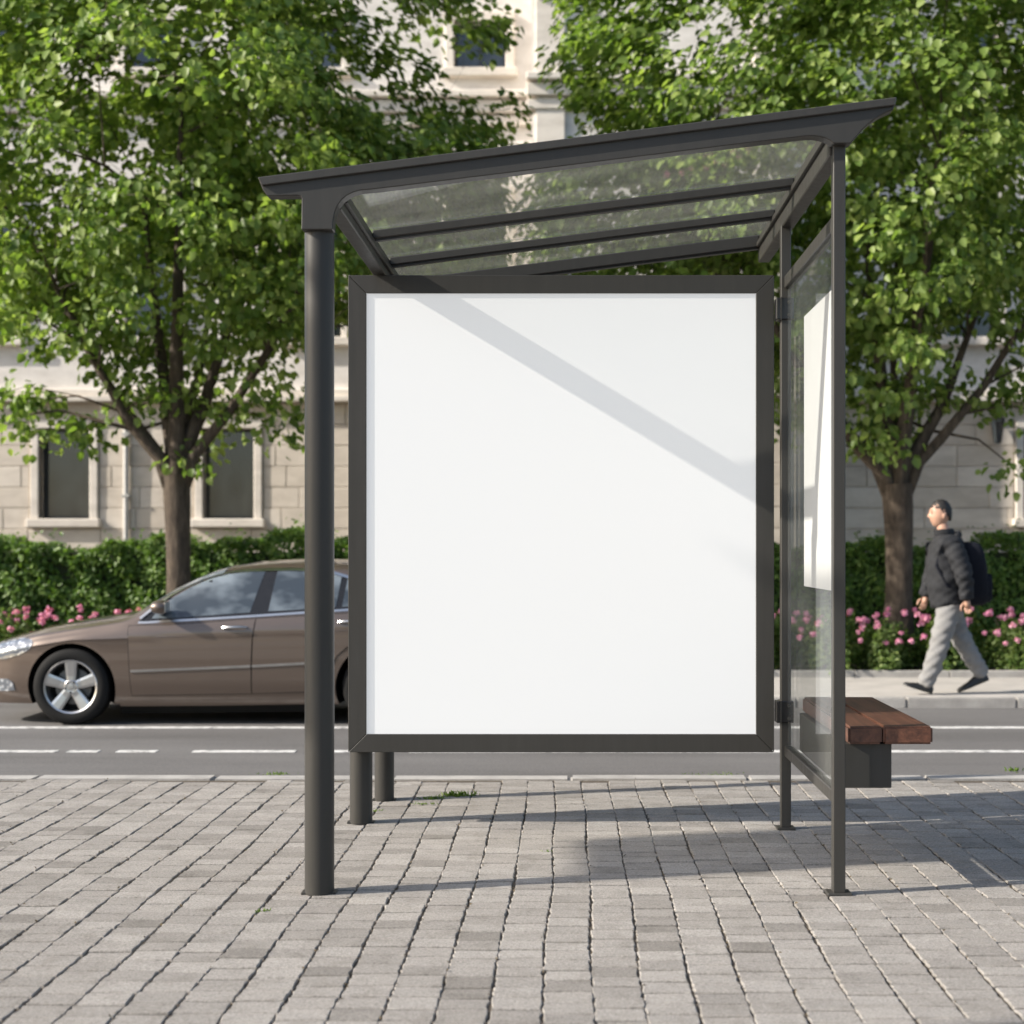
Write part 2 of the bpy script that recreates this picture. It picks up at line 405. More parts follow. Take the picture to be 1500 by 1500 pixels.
def make_tree(name, base, fork_z, trunk_r, limbs, cen, rad, nclump, label, seed, leafn=58, leaf=.106, extra=()):
    r = random.Random(seed); g = np.random.default_rng(seed)
    root = empty(name, base); tag(root, label, 'tree', 'street trees in the flower bed')
    base = Vector(base); tb = MB()
    # trunk, a little flared at the foot and lumpy
    tp, tr = [], []
    for i in range(9):
        f = i/8; tp.append(Vector((.03*math.sin(3*f), .02*math.cos(4*f), f*fork_z))); tr.append(trunk_r*(1.32 - .42*min(1, f*3) + .10*max(0, f-.7)/.3 + .03*math.sin(9*f)))
    tb.tube(tp, tr, 18)
    top = tp[-1]; nodes = []
    cenl = Vector(cen) - base
    for (dx, dy, dz, r0) in limbs:                     # limb end points relative to the fork
        end = top + Vector((dx, dy, dz)); pts, rs = [], []
        for i in range(10):
            f = i/9; bow = math.sin(f*math.pi)*.16*Vector((dx, dy, 0)).length
            p = top.lerp(end, f) + Vector((0, 0, -bow)) + Vector((r.uniform(-1, 1), r.uniform(-1, 1), 0))*.04*f
            if i == 0: p = top - Vector((0, 0, .28)) + Vector((dx, dy, 0))*.02
            pts.append(p); rs.append(r0*(1 - .80*f)); 
            if i >= 3: nodes.append((p, rs[-1]))
        tb.tube(pts, rs, 10)
    # clump centres in the crown
    R = Vector(rad); cl = []
    while len(cl) < nclump:
        q = Vector((r.uniform(-1, 1), r.uniform(-1, 1), r.uniform(-1, 1))); L = q.length
        if L > 1 or r.random() > .25 + .75*L**1.3: continue
        if q.y < -.1 and q.z < .15 and r.random() < .55: continue
        wob = .86 + .20*math.sin(3.1*math.atan2(q.y, q.x) + seed) * math.cos(2.3*q.z + seed) + .08*math.sin(7*q.x + 5*q.z)
        q *= wob
        p = Vector((q.x*R.x, q.y*R.y, q.z*R.z)) + cenl
        cl.append(p)
    cl += [Vector(e) - base for e in extra]
    # secondary branches to a share of the clumps
    for k, p in enumerate(cl):
        if k % 3 and k < nclump: continue
        a, ra = min(nodes, key=lambda nd: (nd[0]-p).length + max(0, nd[0].z - p.z + .2)*1.5)
        Ld = (p-a).length; mid = a.lerp(p, .5) + Vector((r.uniform(-.15, .15), r.uniform(-.15, .15), .10*Ld))
        r1 = min(ra*.6, .010 + .011*Ld)
        tb.tube([a, a.lerp(mid, .55), mid, mid.lerp(p, .6) , p], [r1, r1*.8, r1*.6, r1*.42, .005], 5, cap=False)
        if r.random() < .35: nodes.append((mid, r1*.6))
    tk = tb.build('trunk', M['bark'], root, smooth=True)
    C, Nn, Sz, Up = [], [], [], []
    cc = np.array(cl)
    for k, p in enumerate(cc):
        n = int(leafn*g.uniform(.6, 1.35)); rr = g.uniform(.26, .46)
        off = g.normal(size=(n, 3)); off /= np.linalg.norm(off, axis=1, keepdims=True); off *= (g.random((n, 1))**.45)*rr; off[:, 2] *= .62
        C.append(p + off); out = p - np.array(cenl); out = out/np.linalg.norm(out)
        Nn.append(np.array([0, 0, .75]) + out*.55 + off/rr*.5 + g.normal(size=(n, 3))*.42)
        Up.append(out + off/rr + g.normal(size=(n, 3))*.5 + np.array([0, 0, -.55]))
        Sz.append(leaf*g.uniform(.6, 1.25, n))
    V, Q = leaf_quads(np.concatenate(C), np.concatenate(Nn), np.concatenate(Sz), .88, np.concatenate(Up))
    link('crown', mesh_np('crown', V, Q), M['leaf'], root)
    return root
TD = 16.4
def hang(px, py, d=TD): return P(px, py, d)
def fill(n, xa, xb, ya, yb, seed):
    r = random.Random(seed); return [P(r.uniform(xa, xb), r.uniform(ya, yb), r.uniform(15.2, 17.6)) for _ in range(n)]
lb = (PX(258, TD), TD, FZ + .02)
make_tree('street_tree', lb, 2.15, .150,
    [(-1.2, -.4, 2.0, .085), (-.55, .5, 3.4, .095), (.1, -.3, 4.2, .10), (.8, .25, 2.6, .095), (1.9, -.3, 3.0, .075), (-2.0, .3, 3.4, .07), (.3, 1.0, 3.0, .07)],
    (lb[0] + .05, TD, 6.15), (3.85, 3.3, 3.65), 860,
    'leafy street tree behind the brown car, forked trunk in front of the hedge', 3,
    extra=[hang(*p) for p in ((20, 610), (60, 585), (110, 625), (140, 640), (165, 600), (330, 600), (385, 610), (420, 640), (425, 590), (200, 560), (290, 575), (0, 575), (45, 640), (395, 560))] + fill(60, 500, 720, 190, 400, 5) )
rb = (PX(1313, TD), TD, FZ + .02)
make_tree('street_tree', rb, 2.05, .168,
    [(-1.3, -.3, 1.7, .09), (-.35, .3, 3.2, .10), (.35, -.4, 3.6, .10), (1.1, .2, 2.3, .095), (-2.2, .3, 3.5, .07), (2.1, -.2, 3.2, .07), (.2, 1.1, 3.2, .07)],
    (rb[0] + .15, TD, 6.05), (4.05, 3.3, 3.75), 930,
    'leafy street tree beside the walking person, trunk rising from the pink roses', 11,
    extra=[hang(*p) for p in ((1492, 690), (1260, 620), (1255, 650), (1405, 585), (1510, 600), (1350, 570), (1270, 560), (1400, 560))] + fill(95, 790, 1080, 215, 420, 6) + fill(30, 850, 1010, -60, 170, 7))

# ------------------------------------------------------------------ hedge
def make_hedge():
    root = empty('hedge', (0, 17.6, FZ + .03)); tag(root, 'long clipped green hedge running below the windows of the stone building', 'hedge')
    x0, x1, d0, d1 = -11.0, 10.0, -.45, .55
    MB().box(x0 + .1, x1 - .1, d0 + .14, d1 - .14, 0, 1.28).build('branches', M['hcore'], root)
    n = 95000; g = np.random.default_rng(5)
    u = g.uniform(x0, x1, n)
    topz = 1.40 + .06*np.sin(u*1.3) + .06*np.sin(u*3.7 + 1) + .04*np.sin(u*9) + .03*np.sin(u*23)
    side = g.random(n)
    y = np.where(side < .68, d0 + .02 + np.abs(g.normal(0, .07, n)), g.uniform(d0, d1, n))
    z = np.where(side < .68, g.uniform(0, 1, n)*topz, topz - np.abs(g.normal(0, .06, n)))
    y += .07*np.sin(u*5 + z*6) * np.cos(z*7 - u*3) + .04*np.sin(u*13+z*9)
    spr = g.random(n) < .07; z = np.where(spr & (side > .68), z + g.uniform(0, .17, n)*(np.sin(u*17) > .1), z)
    nr = np.stack([g.normal(0, .5, n), np.where(side < .68, -.8, -.1) + g.normal(0, .4, n), np.where(side < .68, .55, 1.0) + g.normal(0, .35, n)], 1)
    V, Q = leaf_quads(np.stack([u, y, z], 1), nr, g.uniform(.035, .07, n), .8)
    link('foliage', mesh_np('foliage', V, Q), M['hedgeleaf'], root)
make_hedge()

# ------------------------------------------------------------------ roses
def bloom_mesh(seed):
    g = np.random.default_rng(seed); n = 34
    d = g.normal(size=(n, 3)); d[:, 2] = np.abs(d[:, 2])*1.1 - .25; d /= np.linalg.norm(d, axis=1, keepdims=True)
    up = np.cross(d, g.normal(size=(n, 3))) + np.array([0, 0, .5])
    V, Q = leaf_quads(d*g.uniform(.022, .042, (n, 1)) - np.array([0, 0, .01]), d + g.normal(0, .25, (n, 3)), g.uniform(.022, .034, n), 1.15, up)
    me = mesh_np('bloom', V, Q); me.materials.append(M['petal']); return me
BL = [bloom_mesh(i) for i in range(3)]
def rose_foliage(seed):
    g = np.random.default_rng(seed); n = 2600
    a = g.uniform(0, 2*np.pi, n); q = g.random(n)**.5; z = g.uniform(0, 1, n)
    wd = .52*(1 - .35*z**2)*q*(.85 + .25*np.sin(3*a + seed))
    c = np.stack([np.cos(a)*wd, np.sin(a)*wd*.75, .03 + z*.60*(1 - .3*q**2) + g.normal(0, .03, n)], 1)
    nr = np.stack([np.cos(a)*.6, np.sin(a)*.6 - .2, np.full(n, .8)], 1) + g.normal(0, .45, (n, 3))
    V, Q = leaf_quads(c, nr, g.uniform(.03, .065, n), .75)
    me = mesh_np('foliage', V, Q); me.materials.append(M['roseleaf']); return me
RF = [rose_foliage(i) for i in range(3)]
def rose(X, d, seed, label):
    r = random.Random(seed); root = empty('rose_bush', (X, d, FZ + .03)); tag(root, label, 'rose bush', 'pink rose bushes along the flower bed')
    o = link('foliage', RF[seed % 3], None, root); o.rotation_euler = (0, 0, r.uniform(0, 6)); sc = r.uniform(.9, 1.1); o.scale = (sc, sc, sc*r.uniform(.88, 1.02))
    st = MB()
    for k in range(5):
        a = r.uniform(0, 6.28); st.tube([(0, 0, 0), (math.cos(a)*.12, math.sin(a)*.1, .3), (math.cos(a)*.25, math.sin(a)*.2, .56)], [.008, .006, .003], 5)
    st.build('stems', M['bark'], root)
    for k in range(r.randint(17, 24)):
        a = r.uniform(0, 6.28); q = r.random()**.6*.50
        front = r.random() < .25
        p = (math.cos(a)*q, -.34 if front else math.sin(a)*q*.7, r.uniform(.32, .52) if front else r.uniform(.56, .70) - .10*q)
        b = link('bloom', BL[r.randrange(3)], None, root, p); s = r.uniform(.6, 1.0); b.scale = (s, s, s)
        b.rotation_euler = (r.uniform(.1, .9), r.uniform(-.5, .5), r.uniform(0, 6))
RD = 15.98
rl = [(-7.0, 'pink rose bush beyond the left edge of the photo, in front of hedge'), (-6.15, 'pink rose bush at the left edge of the photo, above the car headlight'),
      (-5.3, 'pink rose bush showing above the front of the brown car bonnet'), (-4.5, 'pink rose bush peeking over the middle of the car bonnet'),
      (2.0, 'pink rose bush seen between display panel and side glass'), (2.75, 'pink rose bush seen through the shelter side glass'),
      (3.45, 'pink rose bush at the foot of the right tree trunk'), (4.15, 'pink rose bush just right of the tree trunk, behind the front foot of the person'),
      (4.85, 'pink rose bush behind the rear leg of the walking person'), (5.55, 'pink rose bush at the right edge of the photo'), (6.3, 'pink rose bush beyond the right edge of the photo')]
for i, (X, lab) in enumerate(rl): rose(X, RD + .06*math.sin(i*2.1), i + 20, lab)

# ------------------------------------------------------------------ stone building
BD = 24.0
def building():
    root = empty('stone_building', (0, BD, 0)); tag(root, 'large pale stone building with rusticated ground floor behind the trees', 'building')
    def box(name, mat, x0, x1, y0, y1, z0, z1, par=root, bev=0):
        return MB().box(x0, x1, y0 - BD, y1 - BD, z0, z1).build(name, mat, par, bevel=bev)
    def wall(x0, x1, d, z0, z1, ops, mat, name='wall'):
        xs = sorted({x0, x1, *[o[0] for o in ops], *[o[1] for o in ops]}); zs = sorted({z0, z1, *[o[2] for o in ops], *[o[3] for o in ops]})
        mb = MB()
        for i in range(len(xs)-1):
            for j in range(len(zs)-1):
                cx, cz = (xs[i]+xs[i+1])/2, (zs[j]+zs[j+1])/2
                if any(o[0] < cx < o[1] and o[2] < cz < o[3] for o in ops): continue
                mb.box(xs[i], xs[i+1], d - BD, d - BD + .4, zs[j], zs[j+1])
        bmesh.ops.remove_doubles(mb.bm, verts=mb.bm.verts, dist=1e-5)
        return mb.build(name, mat, root)
    def window(x0, x1, z0, z1, d, sur=.13, mull=True, sill=True):
        wdw = MB()
        fw = .045
        y0, y1 = d - BD + .16, d - BD + .22
        wdw.box(x0, x0+fw, y0, y1, z0, z1).box(x1-fw, x1, y0, y1, z0, z1).box(x0+fw, x1-fw, y0, y1, z0, z0+fw).box(x0+fw, x1-fw, y0, y1, z1-fw, z1)
        wo = wdw.build('window', M['darkframe'], root)
        if mull: MB().box((x0+x1)/2-.02, (x0+x1)/2+.02, y0+.008, y1-.008, z0+fw, z1-fw).build('mullion', M['darkframe'], wo)
        MB().box(x0+fw-.004, x1-fw+.004, y0+.025, y0+.035, z0+fw-.004, z1-fw+.004).build('pane', M['pane'], wo)
        f = MB(); ya, yb = d - BD - .075, d - BD + .10
        f.box(x0-sur, x0, ya, yb, z0, z1).box(x1, x1+sur, ya, yb, z0, z1).box(x0-sur, x1+sur, ya-.004, yb, z1, z1+sur*1.1)
        f.build('surround', M['trim'], wo, bevel=.012)
        if sill: MB().box(x0-sur-.05, x1+sur+.05, ya-.07, yb, z0-.14, z0).build('sill', M['trim'], wo, bevel=.015)
    s = F/BD
    wz0, wz1 = PZ(760, BD), PZ(628, BD)
    gw = []
    for k in (-2, -1, 0, 1, 2, 6):
        x0 = PX(58 + 240*k, BD); gw.append((x0, x0 + 75/s))
    GT = PZ(590, BD)               # top of the ground floor
    CH = .34
    def blocks(parent, x0, x1, d, openings):
        z = GT - .02 - CH*8; row = 0
        while z < GT - .1:
            zt = min(z + CH, GT - .02); xx = x0 - (row % 2)*.55 - random.uniform(0, .2)
            while xx < x1:
                L = random.uniform(1.0, 1.5); a, b = max(xx, x0), min(xx + L, x1)
                segs = [(a, b)]
                for (o0, o1, oz0, oz1) in openings:
                    if zt <= oz0 or z >= oz1: continue
                    new = []
                    for (p, q) in segs:
                        if q <= o0 or p >= o1: new.append((p, q)); continue
                        if p < o0: new.append((p, o0))
                        if q > o1: new.append((o1, q))
                    segs = new
                for (p, q) in segs:
                    if q - p > .06:
                        MB().box(p + .004, q - .004, d - BD - .035 + random.uniform(-.003, .003), d - BD + .01, z + .004, zt - .004).build('stone_block', M['stone'], parent, bevel=.010)
                xx += L
            z = zt; row += 1
    ops_all = [(a, b, wz0, wz1) for a, b in gw]
    BX0, BX1, BAY = -.6, 3.4, 23.1
    # ground floor, left of and right of the projecting bay
    for (x0, x1, d) in ((-14, BX0, BD), (BX1, 13, BD), (BX0, BX1, BAY)):
        ops = [o for o in ops_all if o[0] > x0 and o[1] < x1 and d == BD]
        wl = wall(x0, x1, d, -.3, GT, ops, M['stone'])
        blocks(wl, max(x0, -11.5), min(x1, 10), d, [(o[0]-.15, o[1]+.15, o[2]-.16, o[3]+.16) for o in ops])
        for o in ops: window(o[0], o[1], o[2], o[3], d, mull=False)
        box('string_course', M['trim'], x0 - (.1 if d == BAY else 0), x1 + (.1 if d == BAY else 0), d - .22, d + .1, GT, GT + .10, bev=.015)
        box('string_course', M['trim'], x0 - (.05 if d == BAY else 0), x1 + (.05 if d == BAY else 0), d - .14, d + .1, GT + .10, GT + .22, bev=.02)
        # upper storeys
        z2 = GT + .22; up = []
        for k in range(-6, 6):
            c = -1.47 + 2.67*k
            if d == BAY: continue
            if x0 + .8 < c < x1 - .8: up += [(c-.42, c+.42, 4.7, 7.0), (c-.42, c+.42, PZ(102, BD), PZ(32, BD)), (c-.42, c+.42, 11.2, 12.6)]
        wall(x0, x1, d, z2, 13.6, up, M['stucco'], 'wall')
        for o in up: window(o[0], o[1], o[2], o[3], d, sur=.14)
        e = .0 if d == BD else .08
        for (za, zb, pr) in ((PZ(186, BD), PZ(172, BD), .10), (PZ(168, BD), PZ(150, BD), .16), (PZ(148, BD), PZ(138, BD), .26), (13.6, 13.8, .3), (13.8, 14.1, .5)):
            box('cornice', M['trim'], x0 - e, x1 + e, d - pr, d + .1, za, zb, bev=.015)
    # side cheeks of the bay and its corner pilasters
    for xa, xb in ((BX0 + .002, BX0 + .4), (BX1 - .4, BX1 - .002)):
        box('wall', M['stucco'], xa, xb, BAY + .401, BD + .2, -.3, 13.6)
    for xa in (BX0 + .06, BX1 - .52):
        box('pilaster', M['trim'], xa, xa + .46, BAY - .07, BAY + .01, GT + .24, 9.9, bev=.012)
        cp = box('capital', M['trim'], xa - .05, xa + .51, BAY - .14, BAY + .01, 9.9, 10.15, bev=.02)
    # drainpipe on the left wall
    px_ = PX(187, BD)
    dp = MB().tube([(px_, -.09, .1), (px_, -.09, GT - .02)], .045, 12).build('drainpipe', M['pipe'], root, smooth=True)
    mb = MB()
    for z in (1.0, 2.1, 3.1): mb.box(px_-.06, px_+.06, -.14, .0, z, z+.04)
    mb.build('bracket', M['pipe'], dp)
    rf = MB().prism([(-14.3, 14.1), (13.3, 14.1), (11.5, 16.2), (-12.5, 16.2)], 'y', -.4, 9).build('roof', M['rooftile'], root)
    box('wall', M['stucco'], -14, 13, BD + .5, BD + 9, -.3, 13.59)
building()
# lantern on the right wall
lx, lz = PX(1456, BD), PZ(628, BD)
lan = empty('wall_lantern', (lx, BD - .04, lz)); tag(lan, 'black tapered wall lantern on the shaded stone wall at right', 'lantern')
MB().lathe([(.03, -.26), (.05, -.24), (.105, .10), (.105, .12)], 'z', 6, (0, -.17, 0)).build('lamp_glass', M['pane'], lan)
mb = MB()
for k in range(6):
    a = math.pi*2*k/6; mb.tube([(math.cos(a)*.052, -.17 + math.sin(a)*.052, -.25), (math.cos(a)*.108, -.17 + math.sin(a)*.108, .12)], .008, 5)
mb.build('cage', M['black'], lan)
MB().lathe([(.125, .12), (.12, .14), (.06, .21), (.02, .24), (.02, .28)], 'z', 6, (0, -.17, 0)).build('cap', M['black'], lan)
MB().box(-.03, .03, -.012, .01, -.12, .22).tube([(0, 0, .16), (0, -.08, .22), (0, -.17, .26)], .012, 6).build('bracket', M['black'], lan)

# ------------------------------------------------------------------ bus shelter
FD = 5.50                      # depth of the front posts
sh = empty('bus_shelter', (0, FD, 0))
tag(sh, 'charcoal metal bus shelter with sloping glass roof on the paved footway', 'bus shelter')
def SH(mb, name, mat='metal', par=None, **k):
    for v in mb.bm.verts: v.co.y -= FD
    return mb.build(name, M[mat], par or sh, **k)
def roofz(X): return 2.8015 + .1259*X
def fp(px, py): return (PX(px, FD), PZ(py, FD))
# round left posts
for (px, py, rr, zt) in ((468, 1308, .055, 2.50), (529, 1205, .053, 2.52), (563, 1172, .050, 2.56)):
    d = H*F/(py - CY) + rr*0; X = PX(px, d)
    p = SH(MB().lathe([(rr, 0.001), (rr, zt)], 'z', 40, (X, d, 0)), 'post', smooth=True)
    b = MB().box(X-rr-.010, X+rr+.010, d-rr*.5, d+rr*.5, -.006, .008); SH(b, 'base_plate', par=p, bevel=.002)
# square right posts
RPX = PX(1228, FD); BPD = 6.77; BPX = PX(1150.5, BPD)
p = SH(MB().box(RPX-.023, RPX+.023, FD-.023, FD+.023, .008, 2.80), 'post', bevel=.003)
SH(MB().box(RPX-.046, RPX+.046, FD-.04, FD+.04, -.004, .010), 'base_plate', par=p, bevel=.003)
p = SH(MB().box(BPX-.023, BPX+.023, BPD-.023, BPD+.023, .008, 2.775), 'post', bevel=.003)
SH(MB().box(BPX-.042, BPX+.042, BPD-.04, BPD+.04, -.004, .010), 'base_plate', par=p, bevel=.003)
# front beam, cut from the outline with its curved gussets
out = [fp(*q) for q in ((384, 270), (1306, 154), (1304, 167), (1296, 170), (1284, 176), (1274, 183), (1265, 190), (1258, 197), (1252, 204), (1247, 210), (1242, 216),
       (1217, 216), (1212, 212), (1205, 208.5), (1198, 206.5), (1190, 205.3), (1180, 205.3), (1168, 206.5), (1080, 217), (760, 257), (560, 281.5), (545, 283), (532, 284), (521, 287), (511, 292), (504, 298), (498, 306), (494, 316), (491.5, 328), (491, 341),
       (445.5, 341), (446, 296), (444, 292.5), (440, 291.5), (396, 292.5), (390, 284))]
fb = SH(MB().prism(out[::-1], 'y', FD - .058, FD + .005), 'front_beam', bevel=.003)
# cap flashing along the top of the beam
a0, a1 = fp(383, 266.5), fp(1307.5, 150.5)
fl = [a0, a1, (a1[0] - .006, a1[1] - .030), (a0[0] + .016, a0[1] - .030)]
SH(MB().prism(fl[::-1], 'y', FD - .072, FD + .004), 'flashing', par=fb, bevel=.003)
RB = 7.56
for X, dz in ((-.885, .112), (1.0, .145)):
    zt = roofz(X) - .02
    SH(MB().box(X-.03, X+.03, FD + .0055, RB + .03, zt - dz, zt - .012), 'side_beam', bevel=.004)
    q = SH(MB().box(X - (.045 if X > 0 else -.031), X + (-.031 if X > 0 else .045), FD + .06, RB - .03, zt - .075, zt - .05), 'glazing_rail', bevel=.002)
def purlin(d, hh, ww, name='purlin'):
    pts = [(-.853, roofz(-.853) - .030), (.968, roofz(.968) - .030), (.968, roofz(.968) - .030 - hh), (-.853, roofz(-.853) - .030 - hh)]
    o = SH(MB().prism(pts[::-1], 'y', d - ww/2, d + ww/2), name, bevel=.004)
    pts = [(-.853, roofz(-.853) - .0301 - hh), (.968, roofz(.968) - .0301 - hh), (.968, roofz(.968) - .04 - hh), (-.853, roofz(-.853) - .04 - hh)]
    SH(MB().prism(pts[::-1], 'y', d - ww*.28, d + ww*.28), 'rib', par=o)
purlin(6.38, .036, .05); purlin(6.98, .036, .05); purlin(RB, .06, .06, 'rear_beam')
for d0, d1 in ((FD + .006, 6.378), (6.382, 6.978), (6.982, RB + .03)):
    pts = [(-.914, roofz(-.914) - .012), (1.029, roofz(1.029) - .012), (1.029, roofz(1.029) - .020), (-.914, roofz(-.914) - .020)]
    SH(MB().prism(pts[::-1], 'y', d0, d1), 'roof_pane', 'roofglass')
# right side frame with glass
SH(MB().box(RPX-.02, RPX+.02, FD + .0235, BPD - .0235, 2.482, 2.538), 'top_rail', bevel=.003)
SH(MB().box(RPX-.02, RPX+.02, FD + .0235, BPD - .0235, .337, .385), 'bottom_rail', bevel=.003)
SH(MB().box(RPX-.005, RPX+.005, FD + .024, BPD - .03, .386, 2.481), 'side_pane', 'sideglass')
tag(SH(MB().box(RPX-.009, RPX-.0055, FD + .08, 6.25, 1.13, 2.275), 'notice_sheet', 'notice', bevel=.001), 'blank white notice sheet fixed to the side glass')
# display panel between the posts
PD = 6.80; ps = F/PD
x0, x1, z0, z1 = PX(510, PD), PX(1134, PD), PZ(1102, PD), PZ(403, PD); fw = 26.5/ps
dp = SH(MB().box(x0+.004, x1-.004, PD+.030, PD+.085, z0+.004, z1-.004), 'display_panel', bevel=.004)
tag(dp, 'blank white poster display panel in a charcoal frame')
for pts in ([(x0, z0), (x1, z0), (x1-fw, z0+fw), (x0+fw, z0+fw)], [(x0, z1), (x0+fw, z1-fw), (x1-fw, z1-fw), (x1, z1)],
            [(x0, z0), (x0+fw, z0+fw), (x0+fw, z1-fw), (x0, z1)], [(x1, z0), (x1, z1), (x1-fw, z1-fw), (x1-fw, z0+fw)]):
    cx = sum(p[0] for p in pts)/4; cz = sum(p[1] for p in pts)/4
    pts = [(cx + (p[0]-cx)*.9996, cz + (p[1]-cz)*.9993) for p in pts]
    SH(MB().prism(pts, 'y', PD, PD + .0299), 'frame_bar', par=dp, bevel=.002)
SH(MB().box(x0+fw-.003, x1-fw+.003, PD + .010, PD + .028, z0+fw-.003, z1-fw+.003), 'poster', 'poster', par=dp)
# clamps to the rear post, and sleeve pieces
for py in (453.5, 1042):
    z = PZ(py, BPD); c = SH(MB().box(x1 + .001, BPX + .034, BPD - .034, BPD + .034, z-.05, z+.05), 'clamp', 'blackgloss', bevel=.004)
    for bz in (-.03, .03): SH(MB().lathe([(.006, -.0385), (.008, -.034)], 'y', 8, (BPX + .012, BPD, z + bz)), 'bolt', 'metal', par=c)
    SH(MB().box(x1 + .02, x1 + .026, BPD - .037, BPD + .037, z-.052, z+.052), 'clamp_seam', 'metal', par=c)
for zz in (.6, 2.3):
    SH(MB().box(PX(529, 6.92) - .04, PX(529, 6.92) + .04, PD + .0855, 6.92 - .045, zz, zz + .08), 'clamp', 'blackgloss', bevel=.004)

# ------------------------------------------------------------------ bench
bn = empty('bench', (1.2, 6.0, 0)); tag(bn, 'short bench with reddish brown wooden planks beside the shelter side glass', 'bench')
def BN(mb, name, mat, **k):
    for v in mb.bm.verts: v.co -= Vector((1.2, 6.0, 0))
    return mb.build(name, M[mat], bn, **k)
BN(MB().box(1.046, 1.174, 5.53, 6.62, .555, .622), 'plank', 'wood', bevel=.008, seg=2)
BN(MB().box(1.178, 1.364, 5.53, 6.62, .555, .622), 'plank', 'wood', bevel=.008, seg=2)
BN(MB().box(RPX + .0235, 1.215, 5.56, 6.58, .386, .5545), 'support_box', 'metal', bevel=.003)

# ------------------------------------------------------------------ weeds in the joints
def tuft(px, py, n, hgt, label, spread=.05):
    d = H*F/(py - CY); g = np.random.default_rng(int(px)); c = np.stack([g.normal(0, spread, n), g.normal(0, spread*.35, n), np.full(n, -.004)], 1)
    up = np.stack([g.normal(0, .8, n), g.normal(0, .8, n), np.full(n, .8)], 1); nr = np.stack([g.normal(0, 1, n), g.normal(0, 1, n), g.normal(.3, .3, n)], 1)
    V, Q = leaf_quads(c, nr, g.uniform(.4, 1.1, n)*hgt, .35, up)
    o = link('grass_tuft', mesh_np('grass_tuft', V, Q), M['weed'], None, (PX(px, d), d, 0)); tag(o, label, 'weed', 'weeds growing in the paving joints')
for a in ((670, 1166, 90, .035, 'largest bright green weed tuft right of the rear round posts', .045), (635, 1170, 70, .022, 'low green weed patch just right of the rearmost round post', .035),
          (622, 1178, 40, .018, 'small weed in front of the low green weed patch', .03), (556, 1188, 25, .016, 'tiny weed beside the middle round post', .02),
          (404, 1134, 50, .02, 'weed on the kerb left of the front round post', .05), (384, 1335, 30, .016, 'weed in the joint left of the front round post base', .015),
          (1045, 1134, 50, .018, 'weed strip on the kerb below the right part of the panel', .09), (1484, 1129, 40, .03, 'weed on the kerb at the right edge of the photo', .02),
          (800, 1247, 26, .012, 'tiny weed in the paving joint below the middle of the panel', .02)): tuft(*a)
# dry leaves and moss scattered in the wide joints
n = 7000; g = np.random.default_rng(9)
cols = np.array([s[0] for s in spots]); pick = g.integers(0, len(spots), n)
c = np.array([[spots[i][0] + CW/2, spots[i][1], -.002] for i in pick]) + np.stack([g.normal(0, .004, n), g.normal(0, .04, n), g.uniform(-.006, .008, n)], 1)
V, Q = leaf_quads(c, np.stack([g.normal(0, .6, n), g.normal(0, .6, n), np.ones(n)], 1), g.uniform(.004, .014, n), .6)
o = link('joint_litter', mesh_np('joint_litter', V, Q), simple('dry_litter', (.10, .075, .04), .9, var=.5, nscale=40), near); o['kind'] = 'stuff'

# blank board on a mast arm, added out of view to shade the paving
rs = empty('shade_caster', (-9.0, 1.4, 0)); tag(rs, 'blank board on a mast arm, added unseen left of the frame to shade the paving', 'shadow blocker')
MB().lathe([(.16, 0), (.16, .03), (.085, .04), (.06, 7.3)], 'z', 20).build('pole', M['metal'], rs, smooth=True)
MB().tube([(0, 0, 7.1), (0, 1.4, 7.14), (0, 2.95, 7.12)], [.05, .04, .03], 10).build('arm', M['metal'], rs, smooth=True)
MB().box(-.012, .012, 2.05, 2.86, 5.42, 6.98).build('shade_board', M['notice'], rs, bevel=.004)
for yy in (2.2, 2.7): MB().box(-.02, .02, yy-.02, yy+.02, 6.981, 7.10).build('bracket', M['metal'], rs)

